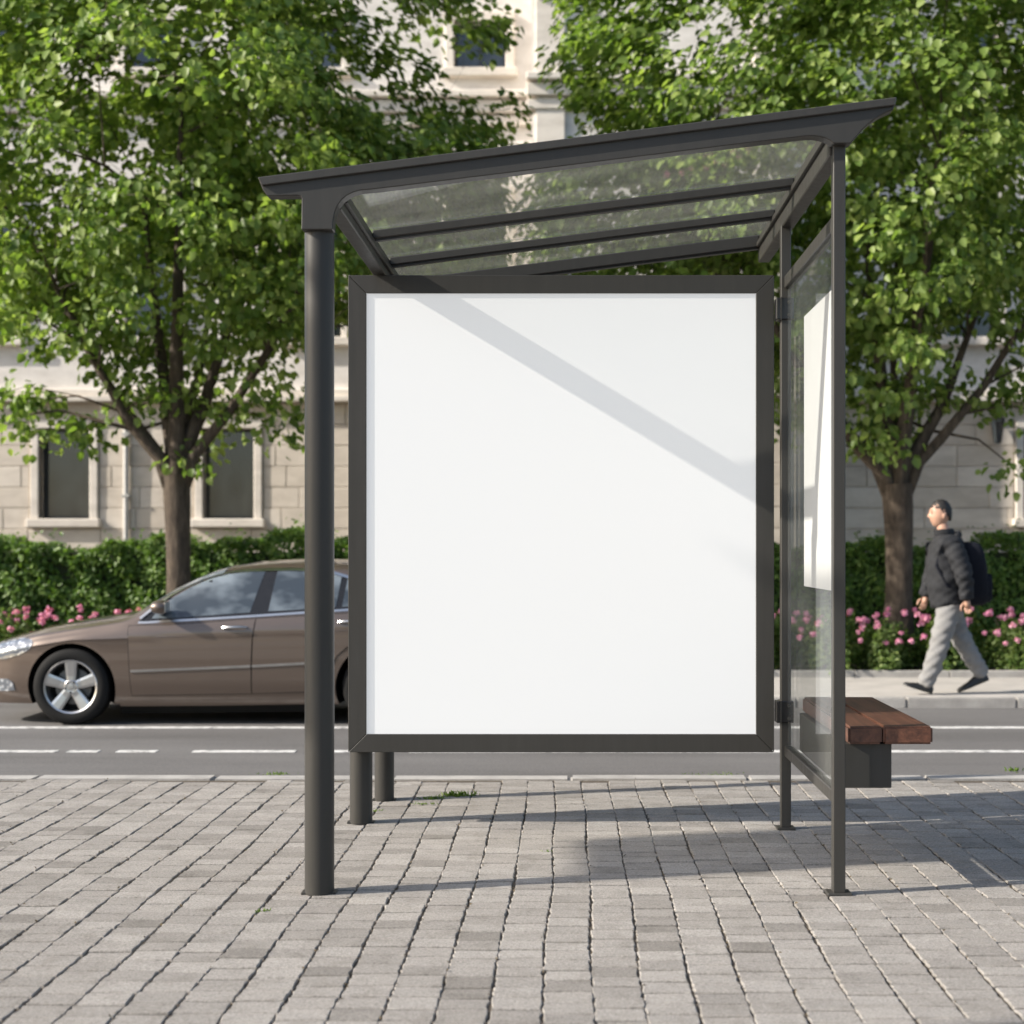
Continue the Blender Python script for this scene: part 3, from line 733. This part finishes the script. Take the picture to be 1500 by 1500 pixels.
# ------------------------------------------------------------------ parked car
CS = 178.2
def build_car():
    root = empty('parked_car', (PX(105, 12.1), 12.90, RZ)); tag(root, 'brown metallic saloon car with alloy wheels parked along the road', 'car')
    m, t, b = newmat('brown_paint')
    b.inputs['Base Color'].default_value = (.135, .102, .082, 1); b.inputs['Metallic'].default_value = .55; b.inputs['Roughness'].default_value = .38
    b.inputs['Coat Weight'].default_value = 1; b.inputs['Coat Roughness'].default_value = .03
    paint = m
    chrome = simple('chrome', (.66, .64, .61), .28, 1, var=.03); alloy = simple('alloy', (.55, .55, .55), .28, .9, var=.04)
    m, t, b = newmat('car_glass'); b.inputs['Base Color'].default_value = (.035, .045, .055, 1); b.inputs['Roughness'].default_value = .02; b.inputs['Specular IOR Level'].default_value = .8
    n = noise(t, worldpos(t, (1, 1, 1.6)), 2.2, 3); t.links.new(ramp(t, n, [(.4, (.04, .05, .06)), (.62, (.17, .20, .225))]), b.inputs['Base Color']); glass = m
    m, t, b = newmat('headlamp'); b.inputs['Base Color'].default_value = (.55, .58, .6, 1); b.inputs['Roughness'].default_value = .08; b.inputs['Metallic'].default_value = .6
    v = N(t, 'ShaderNodeTexVoronoi'); v.inputs['Scale'].default_value = 26; t.links.new(worldpos(t), v.inputs['Vector'])
    t.links.new(ramp(t, v.outputs['Distance'], [(.1, (.85, .87, .9)), (.5, (.25, .27, .3))]), b.inputs['Base Color']); lamp = m
    I = lambda x, tab: float(np.interp(x, [p[0] for p in tab], [p[1] for p in tab]))
    TW = [(-.87, .42), (-.84, .54), (-.78, .63), (-.68, .715), (-.5, .775), (-.25, .815), (.1, .842), (.6, .855), (1.2, .86), (2.2, .86), (2.75, .845), (3.1, .80), (3.35, .73), (3.48, .62), (3.55, .48)]
    TC = [(-.87, .50), (-.84, .61), (-.78, .66), (-.68, .70), (-.55, .735), (-.31, .80), (-.03, .85), (.25, .893), (.45, .925), (.55, .985), (.75, 1.11), (.95, 1.213), (1.1, 1.272), (1.25, 1.314), (1.45, 1.343), (1.7, 1.358), (1.94, 1.362), (2.2, 1.352), (2.45, 1.315), (2.7, 1.245), (2.95, 1.125), (3.12, 1.05), (3.25, 1.02), (3.45, .99), (3.52, .93), (3.55, .86)]
    TS = [(-.87, .47), (-.84, .55), (-.78, .59), (-.68, .625), (-.55, .655), (-.31, .71), (-.03, .755), (.25, .80), (.45, .835), (.8, .855), (1.5, .895), (2.1, .935), (2.6, .955), (3.2, .955), (3.45, .92), (3.55, .82)]
    def half(x, z):
        W = I(x, TW); zs = I(x, TS); zc = I(x, TC); ys = W*.945
        if z <= zs:
            cr = min(.70 + .035*x, zs - .06); zb = .17
            if z >= cr: f = (z-cr)/(zs-cr); k = 1.0 - .055*f**1.6
            elif z >= .42: f = (cr-z)/(cr-.42); k = .992 + .006*math.sin(f*math.pi*.9) - .002*f
            else: f = (.42-z)/(.42-zb); k = .991 - .07*f**2
            return W*k
        h = min(1.0, (z-zs)/(zc-zs)); cab = min(1, max(0, (zc-zs-.09)/.25)); nn = 2.4 + 10*cab
        return ys*(1 - (.05 + .21*cab)*h)*math.sqrt(max(0, 1 - h**nn))
    xs = sorted(set([-.87, -.855, -.84, -.81] + list(np.round(np.arange(-.78, 3.5, .06), 3)) + [3.5, 3.52, 3.54, 3.55]))
    rows = []
    bm = bmesh.new()
    for x in xs:
        zs, zc = I(x, TS), I(x, TC); cr = min(.70 + .035*x, zs - .06)
        zl = [.17, .20, .25, .32, .38, .42, .5, .58] ; zl = [z for z in zl if z < cr - .03] + [cr - .012, cr, cr + (zs-cr)*.3, cr + (zs-cr)*.65, zs]
        while len(zl) < 13: zl.insert(1, (zl[0] + zl[1])/2)
        hs = [.06, .14, .25, .38, .5, .62, .72, .8, .87, .92, .955, .98, .993, 1.0]
        pts = [(half(x, z), z) for z in zl] + [(half(x, zs + h*(zc-zs)), zs + h*(zc-zs)) for h in hs]
        pts[-1] = (0, zc)
        ring = [bm.verts.new((x, -y, z)) for y, z in pts] + [bm.verts.new((x, y, z)) for y, z in pts[-2::-1]]
        rows.append(ring)
    for i in range(len(rows)-1):
        for k in range(len(rows[0])-1): bm.faces.new((rows[i][k], rows[i+1][k], rows[i+1][k+1], rows[i][k+1]))
        bm.faces.new((rows[i][-1], rows[i+1][-1], rows[i+1][0], rows[i][0]))
    bm.faces.new(rows[0]); bm.faces.new(rows[-1][::-1])
    bmesh.ops.recalc_face_normals(bm, faces=bm.faces)
    me = bpy.data.meshes.new('body'); bm.to_mesh(me); bm.free()
    body = link('body', me, paint, root); me.materials.append(M['black'])
    WB = 2.54; WR = .315; cutters = []
    for wx in (0, WB):
        for sg in (-1, 1):
            c = MB().lathe([(.368, -.34), (.368, .34)], 'y', 56, (wx, sg*.86, .305)).build('cutter', None, root)
            md = body.modifiers.new('b', 'BOOLEAN'); md.operation = 'DIFFERENCE'; md.solver = 'EXACT'; md.object = c; cutters.append(c)
    bpy.context.view_layer.update()
    dg = bpy.context.evaluated_depsgraph_get(); me2 = bpy.data.meshes.new_from_object(body.evaluated_get(dg))
    body.modifiers.clear(); body.data = me2
    if len(me2.materials) < 2: me2.materials.clear(); me2.materials.append(paint); me2.materials.append(M['black'])
    for c in cutters: bpy.data.objects.remove(c)
    for p in me2.polygons:
        c = p.center; dmin = min(math.hypot(c.x - wx, c.z - .305) for wx in (0, WB))
        p.material_index = 1 if (dmin < .3675 and abs(c.y) < .9) or p.normal.z < -.9 and c.z < .2 else 0
    me2.polygons.foreach_set('use_smooth', [True]*len(me2.polygons)); me2.set_sharp_from_angle(angle=math.radians(32))
    def L(px, py): return ((px - 105)/CS, (1062 - py)/CS)
    def patch(name, poly, off, mat, par=root, sides=(-1, 1), depth=.012, step=.06):
        objs = []
        for sg in sides:
            bm = bmesh.new(); bm.faces.new([bm.verts.new((x, 0, z)) for x, z in poly])
            xa, xb = min(p[0] for p in poly), max(p[0] for p in poly); za, zb = min(p[1] for p in poly), max(p[1] for p in poly)
            for ax, lo, hi in ((0, xa, xb), (2, za, zb)):
                st = step if ax == 0 else step*.6
                k = lo + st
                while k < hi - .004:
                    co = [0, 0, 0]; no = [0, 0, 0]; co[ax] = k; no[ax] = 1
                    bmesh.ops.bisect_plane(bm, geom=bm.verts[:] + bm.edges[:] + bm.faces[:], plane_co=co, plane_no=no); k += st
            base = list(bm.faces)
            r = bmesh.ops.extrude_face_region(bm, geom=base)
            newv = {v for v in r['geom'] if isinstance(v, bmesh.types.BMVert)}
            for v in bm.verts: v.co.y = sg*(half(v.co.x, v.co.z) + (off if v in newv else off - depth))
            bmesh.ops.recalc_face_normals(bm, faces=bm.faces)
            me = bpy.data.meshes.new(name); bm.to_mesh(me); bm.free()
            o = link(name, me, mat, par, smooth=True); me.set_sharp_from_angle(angle=math.radians(40)); objs.append(o)
        return objs
    def ribbon(pts, wd):
        up, dn = [], []
        for i, p in enumerate(pts):
            a, b = pts[max(0, i-1)], pts[min(len(pts)-1, i+1)]; tx, tz = b[0]-a[0], b[1]-a[1]; l = math.hypot(tx, tz)
            nx, nz = -tz/l*wd/2, tx/l*wd/2; up.append((p[0]+nx, p[1]+nz)); dn.append((p[0]-nx, p[1]-nz))
        return up + dn[::-1]
    # glasshouse
    dlo_top = [L(q[0], q[1] + 2) for q in ((205, 905), (222, 890), (243, 872), (266, 858), (292, 846), (320, 839), (350, 835), (386, 833.5), (420, 833), (450, 834), (480, 837), (505, 844), (530, 857), (552, 876), (562, 889))]
    dlo_bot = [L(*q) for q in ((562, 891), (510, 892.5), (447, 896.5), (380, 901), (300, 906), (245, 909), (215, 911), (203, 911))]
    patch('window_surround', dlo_top + dlo_bot, .0015, M['blackgloss'])
    gf = [L(*q) for q in ((222, 906), (232, 891), (250, 875), (272, 861), (298, 849), (325, 842), (352, 838), (383, 836.5), (366, 897), (300, 902), (250, 905.5))]
    gr = [L(*q) for q in ((393, 895.5), (401, 836.5), (430, 836), (455, 837), (480, 840), (497, 845.5), (492, 889.5), (447, 892.5))]
    gq = [L(*q) for q in ((501, 889), (506, 849), (528, 860), (546, 876), (552, 886.5))]
    for q in (gf, gr, gq): patch('window', q, .004, glass)
    patch('chrome_trim', ribbon([(x, z + .006) for x, z in dlo_top], .022), .013, chrome)
    patch('chrome_trim', ribbon([(x, z - .004) for x, z in dlo_bot], .017), .006, chrome)
    # doors: a dark gap outline under a door skin of body colour
    fd = [L(*q) for q in ((189, 916), (190, 950), (191.5, 985), (194, 1019), (370, 1016), (370.5, 970), (372, 935), (376, 905.5), (300, 911), (245, 914.5))]
    rd = [L(*q) for q in ((376, 905.5), (372, 935), (370.5, 970), (370, 1016), (470, 1013), (482, 985), (496, 960), (515, 944), (540, 930), (552, 896), (510, 897.5), (447, 901.5))]
    def shrink(poly, k):
        n = len(poly); out = []
        ar = sum(poly[i][0]*poly[(i+1) % n][1] - poly[(i+1) % n][0]*poly[i][1] for i in range(n)); sg = 1 if ar > 0 else -1
        for i in range(n):
            a, p, b = poly[i-1], poly[i], poly[(i+1) % n]
            e1 = Vector((p[0]-a[0], p[1]-a[1])).normalized(); e2 = Vector((b[0]-p[0], b[1]-p[1])).normalized()
            nn = (Vector((-e1.y, e1.x)) + Vector((-e2.y, e2.x))); nn.normalize(); out.append((p[0] + sg*nn.x*k, p[1] + sg*nn.y*k))
        return out
    for q in (fd, rd):
        patch('door_gap', shrink(q, -.001), .0012, M['black'])
        drs = patch('door', shrink(q, .005), .0045, paint, step=.05)
        hx = 346 if q is fd else 515
        for dr, sg in zip(drs, (-1, 1)):
            x, z = L(hx, 919.5 if q is fd else 911); y = half(x, z)
            MB().prism([(x-.105, z-.004), (x-.06, z+.018), (x+.06, z+.02), (x+.105, z+.006), (x+.06, z-.022), (x-.05, z-.024)], 'y', sg*(y-.002), sg*(y+.006)).build('handle_cup', M['blackgloss'], dr)
            MB().tube([(x-.10, sg*(y+.010), z+.002), (x-.06, sg*(y+.030), z+.006), (x+.06, sg*(y+.030), z+.008), (x+.10, sg*(y+.010), z+.006)], [.008, .012, .012, .008], 8).build('handle', alloy, dr, smooth=True)
    for pts in (((194, 982.5), (280, 979), (369, 975.2)), ((371.5, 975), (420, 972.5), (478, 969.5))):
        patch('side_moulding', ribbon([L(*q) for q in pts], .020), .013, simple('moulding', (.26, .25, .24), .35, .5))
    patch('sill', ribbon([L(*q) for q in ((175, 1031), (300, 1030), (480, 1027))], .045), .006, paint)
    patch('underbody', ribbon([L(*q) for q in ((172, 1041), (300, 1040), (484, 1038))], .07), -.06, M['black'], depth=.05)
    # lamps
    patch('headlight', [L(*q) for q in ((-32, 951), (-18, 944), (5, 937.5), (28, 934.5), (43, 937), (48, 942), (42, 952), (26, 960), (5, 966), (-20, 968), (-32, 964))], .005, lamp, step=.03)
    patch('fog_light', [L(*q) for q in ((-25, 996), (8, 995), (17, 1001), (19, 1012), (5, 1013), (-25, 1014))], .005, lamp, step=.03)
    tl = simple('tail_lamp', (.35, .02, .02), .15)
    patch('tail_light', [(3.2, .80), (3.2, .90), (3.45, .89), (3.52, .84), (3.50, .76), (3.38, .75)], .006, tl, step=.04)
    MB().box(-.885, -.868, -.33, .33, .40, .475).build('grille', M['blackgloss'], root, bevel=.004)
    MB().box(-.885, -.866, -.40, .40, .22, .33).build('air_intake', M['black'], root, bevel=.004)
    # windscreen and rear window laid over the shell
    def top_patch(name, x0, x1, fr):
        bm = bmesh.new(); R = []
        for i in range(13):
            x = x0 + (x1-x0)*i/12; row = []
            for j in range(17):
                u = -1 + 2*j/16; y = u*fr*I(x, TW)*(1 - .10*i/12 if x1 < 2 else .9 + .1*i/12)
                lo, hi = I(x, TS), I(x, TC)
                for _ in range(30):
                    mid = (lo+hi)/2
                    if half(x, mid) > abs(y): lo = mid
                    else: hi = mid
                row.append(bm.verts.new((x, y, lo + .006)))
            R.append(row)
        for i in range(12):
            for j in range(16): bm.faces.new((R[i][j], R[i+1][j], R[i+1][j+1], R[i][j+1]))
        r = bmesh.ops.extrude_face_region(bm, geom=list(bm.faces))
        for v in r['geom']:
            if isinstance(v, bmesh.types.BMVert): v.co.z -= .012
        bmesh.ops.recalc_face_normals(bm, faces=bm.faces)
        me = bpy.data.meshes.new(name); bm.to_mesh(me); bm.free(); link(name, me, glass, root, smooth=True); me.set_sharp_from_angle(angle=.7)
    top_patch('windscreen', .56, 1.20, .74); top_patch('rear_window', 2.52, 3.08, .68)
    # mirrors
    for sg in (-1, 1):
        x, z = L(238, 891); y = half(x, z)
        mi = MB(); mi.lathe([(.001, -.085), (.045, -.075), (.062, -.03), (.064, .03), (.052, .07), (.001, .08)], 'x', 18, (0, 0, 0))
        for v in mi.bm.verts: v.co = Vector((x + v.co.x*.75, sg*(y + .13) + v.co.y*1.5, z + .012 + v.co.z*.92))
        mo = mi.build('mirror', paint, root, smooth=True)
        MB().tube([(x-.01, sg*(y-.01), z-.05), (x, sg*(y+.06), z-.035), (x, sg*(y+.10), z-.015)], [.03, .026, .024], 8).build('mirror_foot', M['blackgloss'], mo, smooth=True)
        MB().box(x + .055, x + .062, sg*(y+.13)-.075, sg*(y+.13)+.075, z-.03, z+.055).build('mirror_glass', chrome, mo, bevel=.004)
    # wheels
    for wx in (0, WB):
        for sg in (-1, 1):
            c = Vector((wx, sg*.735, WR)); q = lambda r, h: (r, sg*h)
            wh = MB().lathe([q(.222, -.10), q(.285, -.10), q(.308, -.085), (.315, -.06*sg), (.315, .06*sg), q(.308, .085), q(.285, .100), q(.245, .104), q(.226, .098), q(.222, .085), q(.222, -.10)], 'y', 56, c, False).build('wheel', M['black'], root, smooth=True)
            MB().lathe([q(.224, .094), q(.218, .100), q(.206, .094), q(.200, .06), q(.200, -.09), q(.222, -.09), q(.224, .094)], 'y', 48, c, False).build('rim', alloy, wh, smooth=True)
            MB().lathe([q(.150, .0), q(.150, .02), q(.05, .025), q(.05, .0)], 'y', 32, c).build('brake_disc', simple('disc', (.14, .14, .14), .4, .8), wh)
            MB().lathe([(.198, -.03*sg), (.198, -.02*sg), (.02, -.02*sg)], 'y', 32, c).build('hub_back', M['black'], wh)
            sp = MB()
            for k in range(5):
                a = math.radians(90 + 72*k); u = Vector((math.cos(a), 0, math.sin(a))); n_ = Vector((-math.sin(a), 0, math.cos(a)))
                pr = [(.035, .034, .085), (.09, .040, .084), (.15, .045, .090), (.207, .052, .095)]
                A = []
                for (rr, hw, yo) in pr:
                    A.append([sp.bm.verts.new(c + u*rr + n_*hw*s1 + Vector((0, sg*(yo - dd), 0))) for s1, dd in ((-1, .035), (-1, .004), (-.55, 0), (.55, 0), (1, .004), (1, .035))])
                for i in range(3):
                    for j in range(6): sp.bm.faces.new((A[i][j], A[i+1][j], A[i+1][(j+1) % 6], A[i][(j+1) % 6]))
                sp.bm.faces.new(A[0]); sp.bm.faces.new(A[-1][::-1])
            sp.build('spokes', alloy, wh)
            hb = MB().lathe([q(.058, .05), q(.058, .083), q(.05, .09), q(.03, .088), q(.028, .094), q(.001, .096)], 'y', 24, c); hb.build('hub_cap', alloy, wh, smooth=True)
            nb = MB()
            for k in range(5):
                a = math.radians(54 + 72*k); nb.lathe([q(.008, .08), q(.008, .094), q(.004, .097)], 'y', 8, c + Vector((math.cos(a)*.045, 0, math.sin(a)*.045)))
            nb.build('wheel_bolts', M['blackgloss'], wh)
build_car()

# ------------------------------------------------------------------ walking person
def build_person():
    D = 13.8; s = F/D; X0 = PX(1392, D)
    root = empty('person', (X0, D, FZ)); tag(root, 'person in dark jacket and light grey trousers walking left on the far pavement', 'person')
    def J(px, py, y=0): return Vector(((px - 1392)/s, y, (1017 - py)/s))
    skin = simple('skin', (.46, .27, .19), .5, var=.05); jack = simple('jacket', (.022, .023, .026), .8, spec=.25, var=.25, nscale=14, bumpk=.35, bscale=18)
    trou = simple('trousers', (.20, .198, .195), .85, var=.10, nscale=10, bumpk=.4, bscale=14); shoe = simple('shoe', (.012, .012, .012), .4); hair = simple('hair', (.012, .010, .009), .6, bumpk=.5, bscale=90)
    def skinmesh(chains, sub=2, folds=0):
        """chains: lists of (co, rx, ry); shared joints by key (index into dict)"""
        me = bpy.data.meshes.new('sk'); V, E, R, idx = [], [], [], {}
        for ch in chains:
            prev = None
            for key, co, r in ch:
                if key not in idx:
                    idx[key] = len(V); V.append(co); R.append(r)
                if prev is not None: E.append((prev, idx[key]))
                prev = idx[key]
        me.from_pydata([tuple(v) for v in V], E, []); o = bpy.data.objects.new('sk', me); COL.objects.link(o)
        sm = o.modifiers.new('s', 'SKIN'); sm.use_smooth_shade = True
        for i, r in enumerate(R):
            sv = me.skin_vertices[0].data[i]; sv.radius = r if hasattr(r, '__len__') else (r, r); sv.use_root = (i == 0)
        ss = o.modifiers.new('u', 'SUBSURF'); ss.levels = sub; ss.render_levels = sub
        bpy.context.view_layer.update(); dg = bpy.context.evaluated_depsgraph_get()
        m2 = bpy.data.meshes.new_from_object(o.evaluated_get(dg)); bpy.data.objects.remove(o); bpy.data.meshes.remove(me)
        if folds:
            for v in m2.vertices:
                c = v.co; k = math.sin(c.z*42 + c.x*25 + 3*math.sin(c.x*14 + c.y*9))*math.sin(c.z*13 - c.y*19 + c.x*8) + .5*math.sin(c.z*75 - c.x*50 + c.y*30)
                v.co = c + v.normal*folds*k
        return m2
    pel = J(1390, 893); chest = J(1387, 815); neck = J(1384, 785); nb = J(1381, 774)
    Lh, Rh = J(1386, 897, -.085), J(1394, 897, .085)
    Lk, La = J(1371, 950, -.09), J(1352, 1002, -.09)      # near (camera side) leg is the leading one
    Rk, Ra = J(1417, 948, .09), J(1441, 990, .09)
    Lsh, Lel, Lwr = J(1389, 798, -.20), J(1402, 842, -.25), J(1406, 878, -.235)
    Rsh, Rel, Rwr = J(1386, 798, .20), J(1375, 843, .25), J(1364, 876, .20)
    ch = [[('p', pel, .13), ('c0', J(1389, 855), .13), ('c', chest, .15), ('n', neck, .075), ('nb', nb, .055), ('hd', J(1379, 764), .06)],
          [('p', pel, .13), ('lh', Lh, .09), ('lk', Lk, .058), ('la', La, .042)], [('p', pel, .13), ('rh', Rh, .09), ('rk', Rk, .058), ('ra', Ra, .042)],
          [('c', chest, .15), ('ls', Lsh, .065), ('le', Lel, .045), ('lw', Lwr, .03)], [('c', chest, .15), ('rs', Rsh, .065), ('re', Rel, .045), ('rw', Rwr, .03)]]
    bm = bmesh.new(); m0 = skinmesh(ch); bm.from_mesh(m0)
    # head in profile, facing left
    hc = J(1377.5, 754)
    for v in bmesh.ops.create_uvsphere(bm, u_segments=32, v_segments=22, radius=1)['verts']:
        q = v.co.copy(); x, y, z = q.x*.100, q.y*.077, q.z*.128
        if q.x < 0:                                    # face
            fy = math.exp(-(q.y/.28)**2)
            x -= .026*fy*math.exp(-((q.z + .12)/.15)**2)          # nose
            x -= .009*fy*math.exp(-((q.z + .50)/.10)**2)          # lips
            x -= .012*math.exp(-(q.y/.5)**2)*math.exp(-((q.z + .82)/.14)**2)   # chin
            x += .010*math.exp(-((abs(q.y) - .38)/.18)**2)*math.exp(-((q.z - .08)/.12)**2)   # eye sockets
            x -= .006*math.exp(-((q.z - .26)/.10)**2)
        else:
            if z < -.04: x *= .80
        if q.z < -.3: y *= 1 - .25*(-q.z - .3)
        v.co = hc + Vector((x, y, z))
    # ears, hands with five fingers
    for sg in (-1, 1):
        for v in bmesh.ops.create_uvsphere(bm, u_segments=10, v_segments=8, radius=1)['verts']: v.co = hc + Vector((.018 + v.co.x*.020 + v.co.z*.004, sg*(.076 + v.co.y*.010), -.012 + v.co.z*.034))
    def hand(wr, dirv, side, k_=.84):
        d = dirv.normalized(); a = Vector((-1, 0, 0)); a = (a - d*a.dot(d)).normalized(); b = d.cross(a)
        mb = MB(); mb.bm.free(); mb.bm = bm
        mb.tube([wr - d*.02, wr + d*.03, wr + d*.070], [.022, .030, .028], 10)
        for k, (o_, ln) in enumerate(((.023, .052), (.008, .060), (-.008, .056), (-.022, .044))):
            p0 = wr + d*.066 + a*o_; p1 = p0 + d*ln*.5 - b*side*.008; p2 = p1 + d*ln*.32 - b*side*.022; p3 = p2 + d*ln*.15 - b*side*.022
            mb.tube([p0, p1, p2, p3], [.0085, .008, .007, .0055], 6)
        p0 = wr + d*.03 + a*.026; mb.tube([p0, p0 + a*.026 + d*.022, p0 + a*.034 + d*.055, p0 + a*.030 + d*.072], [.013, .011, .009, .007], 6)
    hand(Lwr, Lwr - Lel, 1); hand(Rwr, Rwr - Rel, -1)
    me = bpy.data.meshes.new('body'); bm.to_mesh(me); bm.free(); bpy.data.meshes.remove(m0)
    link('body', me, skin, root, smooth=True)
    # eyes and brows on the face
    for sg in (-1, 1):
        eb = MB(); eb.lathe([(.001, -.006), (.010, -.003), (.012, 0), (.010, .003), (.001, .006)], 'x', 10, hc + Vector((-.088, sg*.030, .010))); eb.build('eye', M['black'], root, smooth=True)
        MB().tube([hc + Vector((-.096, sg*.014, .032)), hc + Vector((-.094, sg*.034, .037)), hc + Vector((-.080, sg*.050, .032))], .003, 6).build('eyebrow', hair, root)
    # hair cap: short, covering crown and back
    hb = bmesh.new(); bmesh.ops.create_uvsphere(hb, u_segments=32, v_segments=24, radius=1)
    kill = []
    for v in hb.verts:
        q = v.co.copy()
        lim = .30 if q.x < -.35 else (-.05 - .55*max(0, q.x) if q.x > .05 else .30 - (q.x + .35)/.4*.35)
        if q.z < lim: kill.append(v)
        jit = .006*math.sin(q.x*23 + q.y*17)*math.cos(q.z*19 - q.y*11) + .004*math.sin(q.x*61 + q.z*47)*math.cos(q.y*53)
        v.co = hc + Vector((q.x*(.105 + jit) + .004, q.y*(.0815 + jit), q.z*(.137 + jit)))
    bmesh.ops.delete(hb, geom=kill, context='VERTS')
    r = bmesh.ops.extrude_face_region(hb, geom=list(hb.faces))
    for v in r['geom']:
        if isinstance(v, bmesh.types.BMVert): v.co = hc + (v.co - hc)*.86
    bmesh.ops.recalc_face_normals(hb, faces=hb.faces)
    me = bpy.data.meshes.new('hair'); hb.to_mesh(me); hb.free(); link('hair', me, hair, root, smooth=True)
    # jacket: torso with sleeves
    jk = [[('h', J(1389, 895), (.185, .17)), ('p', J(1388, 880), (.20, .18)), ('c0', J(1385, 852), (.225, .195)), ('c', J(1386, 820), (.215, .195)), ('u', J(1385, 798), (.14, .15)), ('n', J(1384, 785), (.088, .088))],
          [('u', J(1385, 798), (.14, .15)), ('ls', Lsh + Vector((0, .03, 0)), .105), ('le', Lel, .088), ('lw', Lwr + Vector((0, 0, .03)), .066), ('lx', Lwr + Vector((0, 0, -.01)), .062)],
          [('u', J(1385, 798), (.14, .15)), ('rs', Rsh + Vector((0, -.03, 0)), .105), ('re', Rel, .088), ('rw', Rwr + Vector((0, 0, .03)), .066), ('rx', Rwr + Vector((-.02, 0, -.01)), .062)]]
    jo = link('jacket', skinmesh(jk, 3, .009), jack, root, smooth=True)
    cb = MB().lathe([(.083, -.03), (.092, .0), (.088, .035), (.075, .04), (.070, .0), (.083, -.03)], 'z', 24, (0, 0, 0), False)
    for v in cb.bm.verts: v.co = J(1383, 782) + Vector((v.co.x*1.05 - .25*v.co.z, v.co.y, v.co.z + .1*v.co.x))
    cb.build('collar', jack, jo, smooth=True)
    hd = MB().lathe([(.001, -.07), (.06, -.055), (.085, -.01), (.07, .035), (.001, .05)], 'z', 18, (0, 0, 0))
    for v in hd.bm.verts: v.co = J(1399, 787) + Vector((v.co.x*.72, v.co.y*1.15, v.co.z + .3*v.co.x))
    hd.build('hood', jack, jo, smooth=True)
    MB().tube([J(1370, 871) + Vector((0, -.13, 0)), J(1378, 855) + Vector((0, -.185, 0))], .006, 6).build('pocket_seam', M['black'], jo)
    # trousers
    tr = [[('p', J(1390, 884), .155), ('w', J(1389, 868), .15)], [('p', J(1390, 884), .155), ('lh', Lh, .118), ('lt', (Lh + Lk)/2 + Vector((0, 0, 0)), .108), ('lk', Lk, .094), ('lc', (Lk + La)/2 + Vector((.012, 0, 0)), .092), ('la', La + Vector((0, 0, .015)), .075), ('lz', La + Vector((-.012, 0, -.035)), .074)],
          [('p', J(1390, 884), .155), ('rh', Rh, .118), ('rt', (Rh + Rk)/2, .108), ('rk', Rk, .094), ('rc', (Rk + Ra)/2 + Vector((.012, 0, 0)), .092), ('ra', Ra + Vector((-.005, 0, .012)), .075), ('rz', Ra + Vector((.018, 0, -.03)), .074)]]
    link('trousers', skinmesh(tr, 3, .009), trou, root, smooth=True)
    # shoes
    def shoe_(heel, toe, y):
        d = (toe - heel); Ln = d.length; d.normalize(); up = Vector((0, 1, 0)).cross(d); up = up if up.z > 0 else -up
        mb = MB(); sec = [(0, .030, .055), (.06, .038, .085), (.25, .040, .095), (.42, .040, .078), (.6, .046, .056), (.8, .046, .042), (.94, .036, .034), (1.0, .018, .022)]
        R = []
        for f, hw, hh in sec:
            c = heel + d*Ln*f
            R.append([mb.bm.verts.new(c + Vector((0, y0, 0))*hw + up*z0*hh) for y0, z0 in ((-1, 0), (-1.04, .3), (-.8, .75), (-.3, 1), (.3, 1), (.8, .75), (1.04, .3), (1, 0))])
        for i in range(len(R)-1):
            for k in range(8): mb.bm.faces.new((R[i][k], R[i+1][k], R[i+1][(k+1) % 8], R[i][(k+1) % 8]))
        mb.bm.faces.new(R[0]); mb.bm.faces.new(R[-1][::-1])
        o = mb.build('shoe', shoe, root, smooth=True)
    shoe_(J(1361, 1016, -.09), J(1320, 1003, -.09), -.09)
    shoe_(J(1452, 998, .09), J(1407, 1016.5, .09), .09)
    # backpack, carried
    bp = empty('backpack', (X0, D, FZ)); tag(bp, 'black backpack worn by the walking person', 'backpack')
    mb = MB(); mb.box(-.5, .5, -.5, .5, -.5, .5); bmesh.ops.subdivide_edges(mb.bm, edges=mb.bm.edges[:], cuts=5, use_grid_fill=True)
    c = J(1424, 841)
    for v in mb.bm.verts:
        q = v.co*2; l4 = (abs(q.x)**4 + abs(q.y)**4 + abs(q.z)**4)**.25; q = q/l4*max(abs(q.x), abs(q.y), abs(q.z))
        v.co = c + Vector((q.x*(.125 - .02*q.z) + q.z*-.02, q.y*.155, q.z*.30))
    bag = simple('bag_fabric', (.009, .010, .015), .8, bumpk=.3, bscale=30, spec=.15)
    mb.build('bag', bag, bp, smooth=True)
    mb = MB(); mb.box(-.5, .5, -.5, .5, -.5, .5); bmesh.ops.subdivide_edges(mb.bm, edges=mb.bm.edges[:], cuts=4, use_grid_fill=True)
    c2 = J(1443, 862)
    for v in mb.bm.verts:
        q = v.co*2; l4 = (abs(q.x)**4 + abs(q.y)**4 + abs(q.z)**4)**.25; q = q/l4*max(abs(q.x), abs(q.y), abs(q.z))
        v.co = c2 + Vector((q.x*.05, q.y*.12, q.z*.14))
    mb.build('front_pocket', bag, bp, smooth=True)
    for sg in (-1, 1):
        MB().tube([J(1411, 805, sg*.11), J(1400, 788, sg*.125), J(1384, 787, sg*.135), J(1371, 803, sg*.155), J(1366, 830, sg*.16), J(1380, 858, sg*.19), J(1408, 866, sg*.14)], .017, 8).build('strap', bag, bp, smooth=True)
build_person()
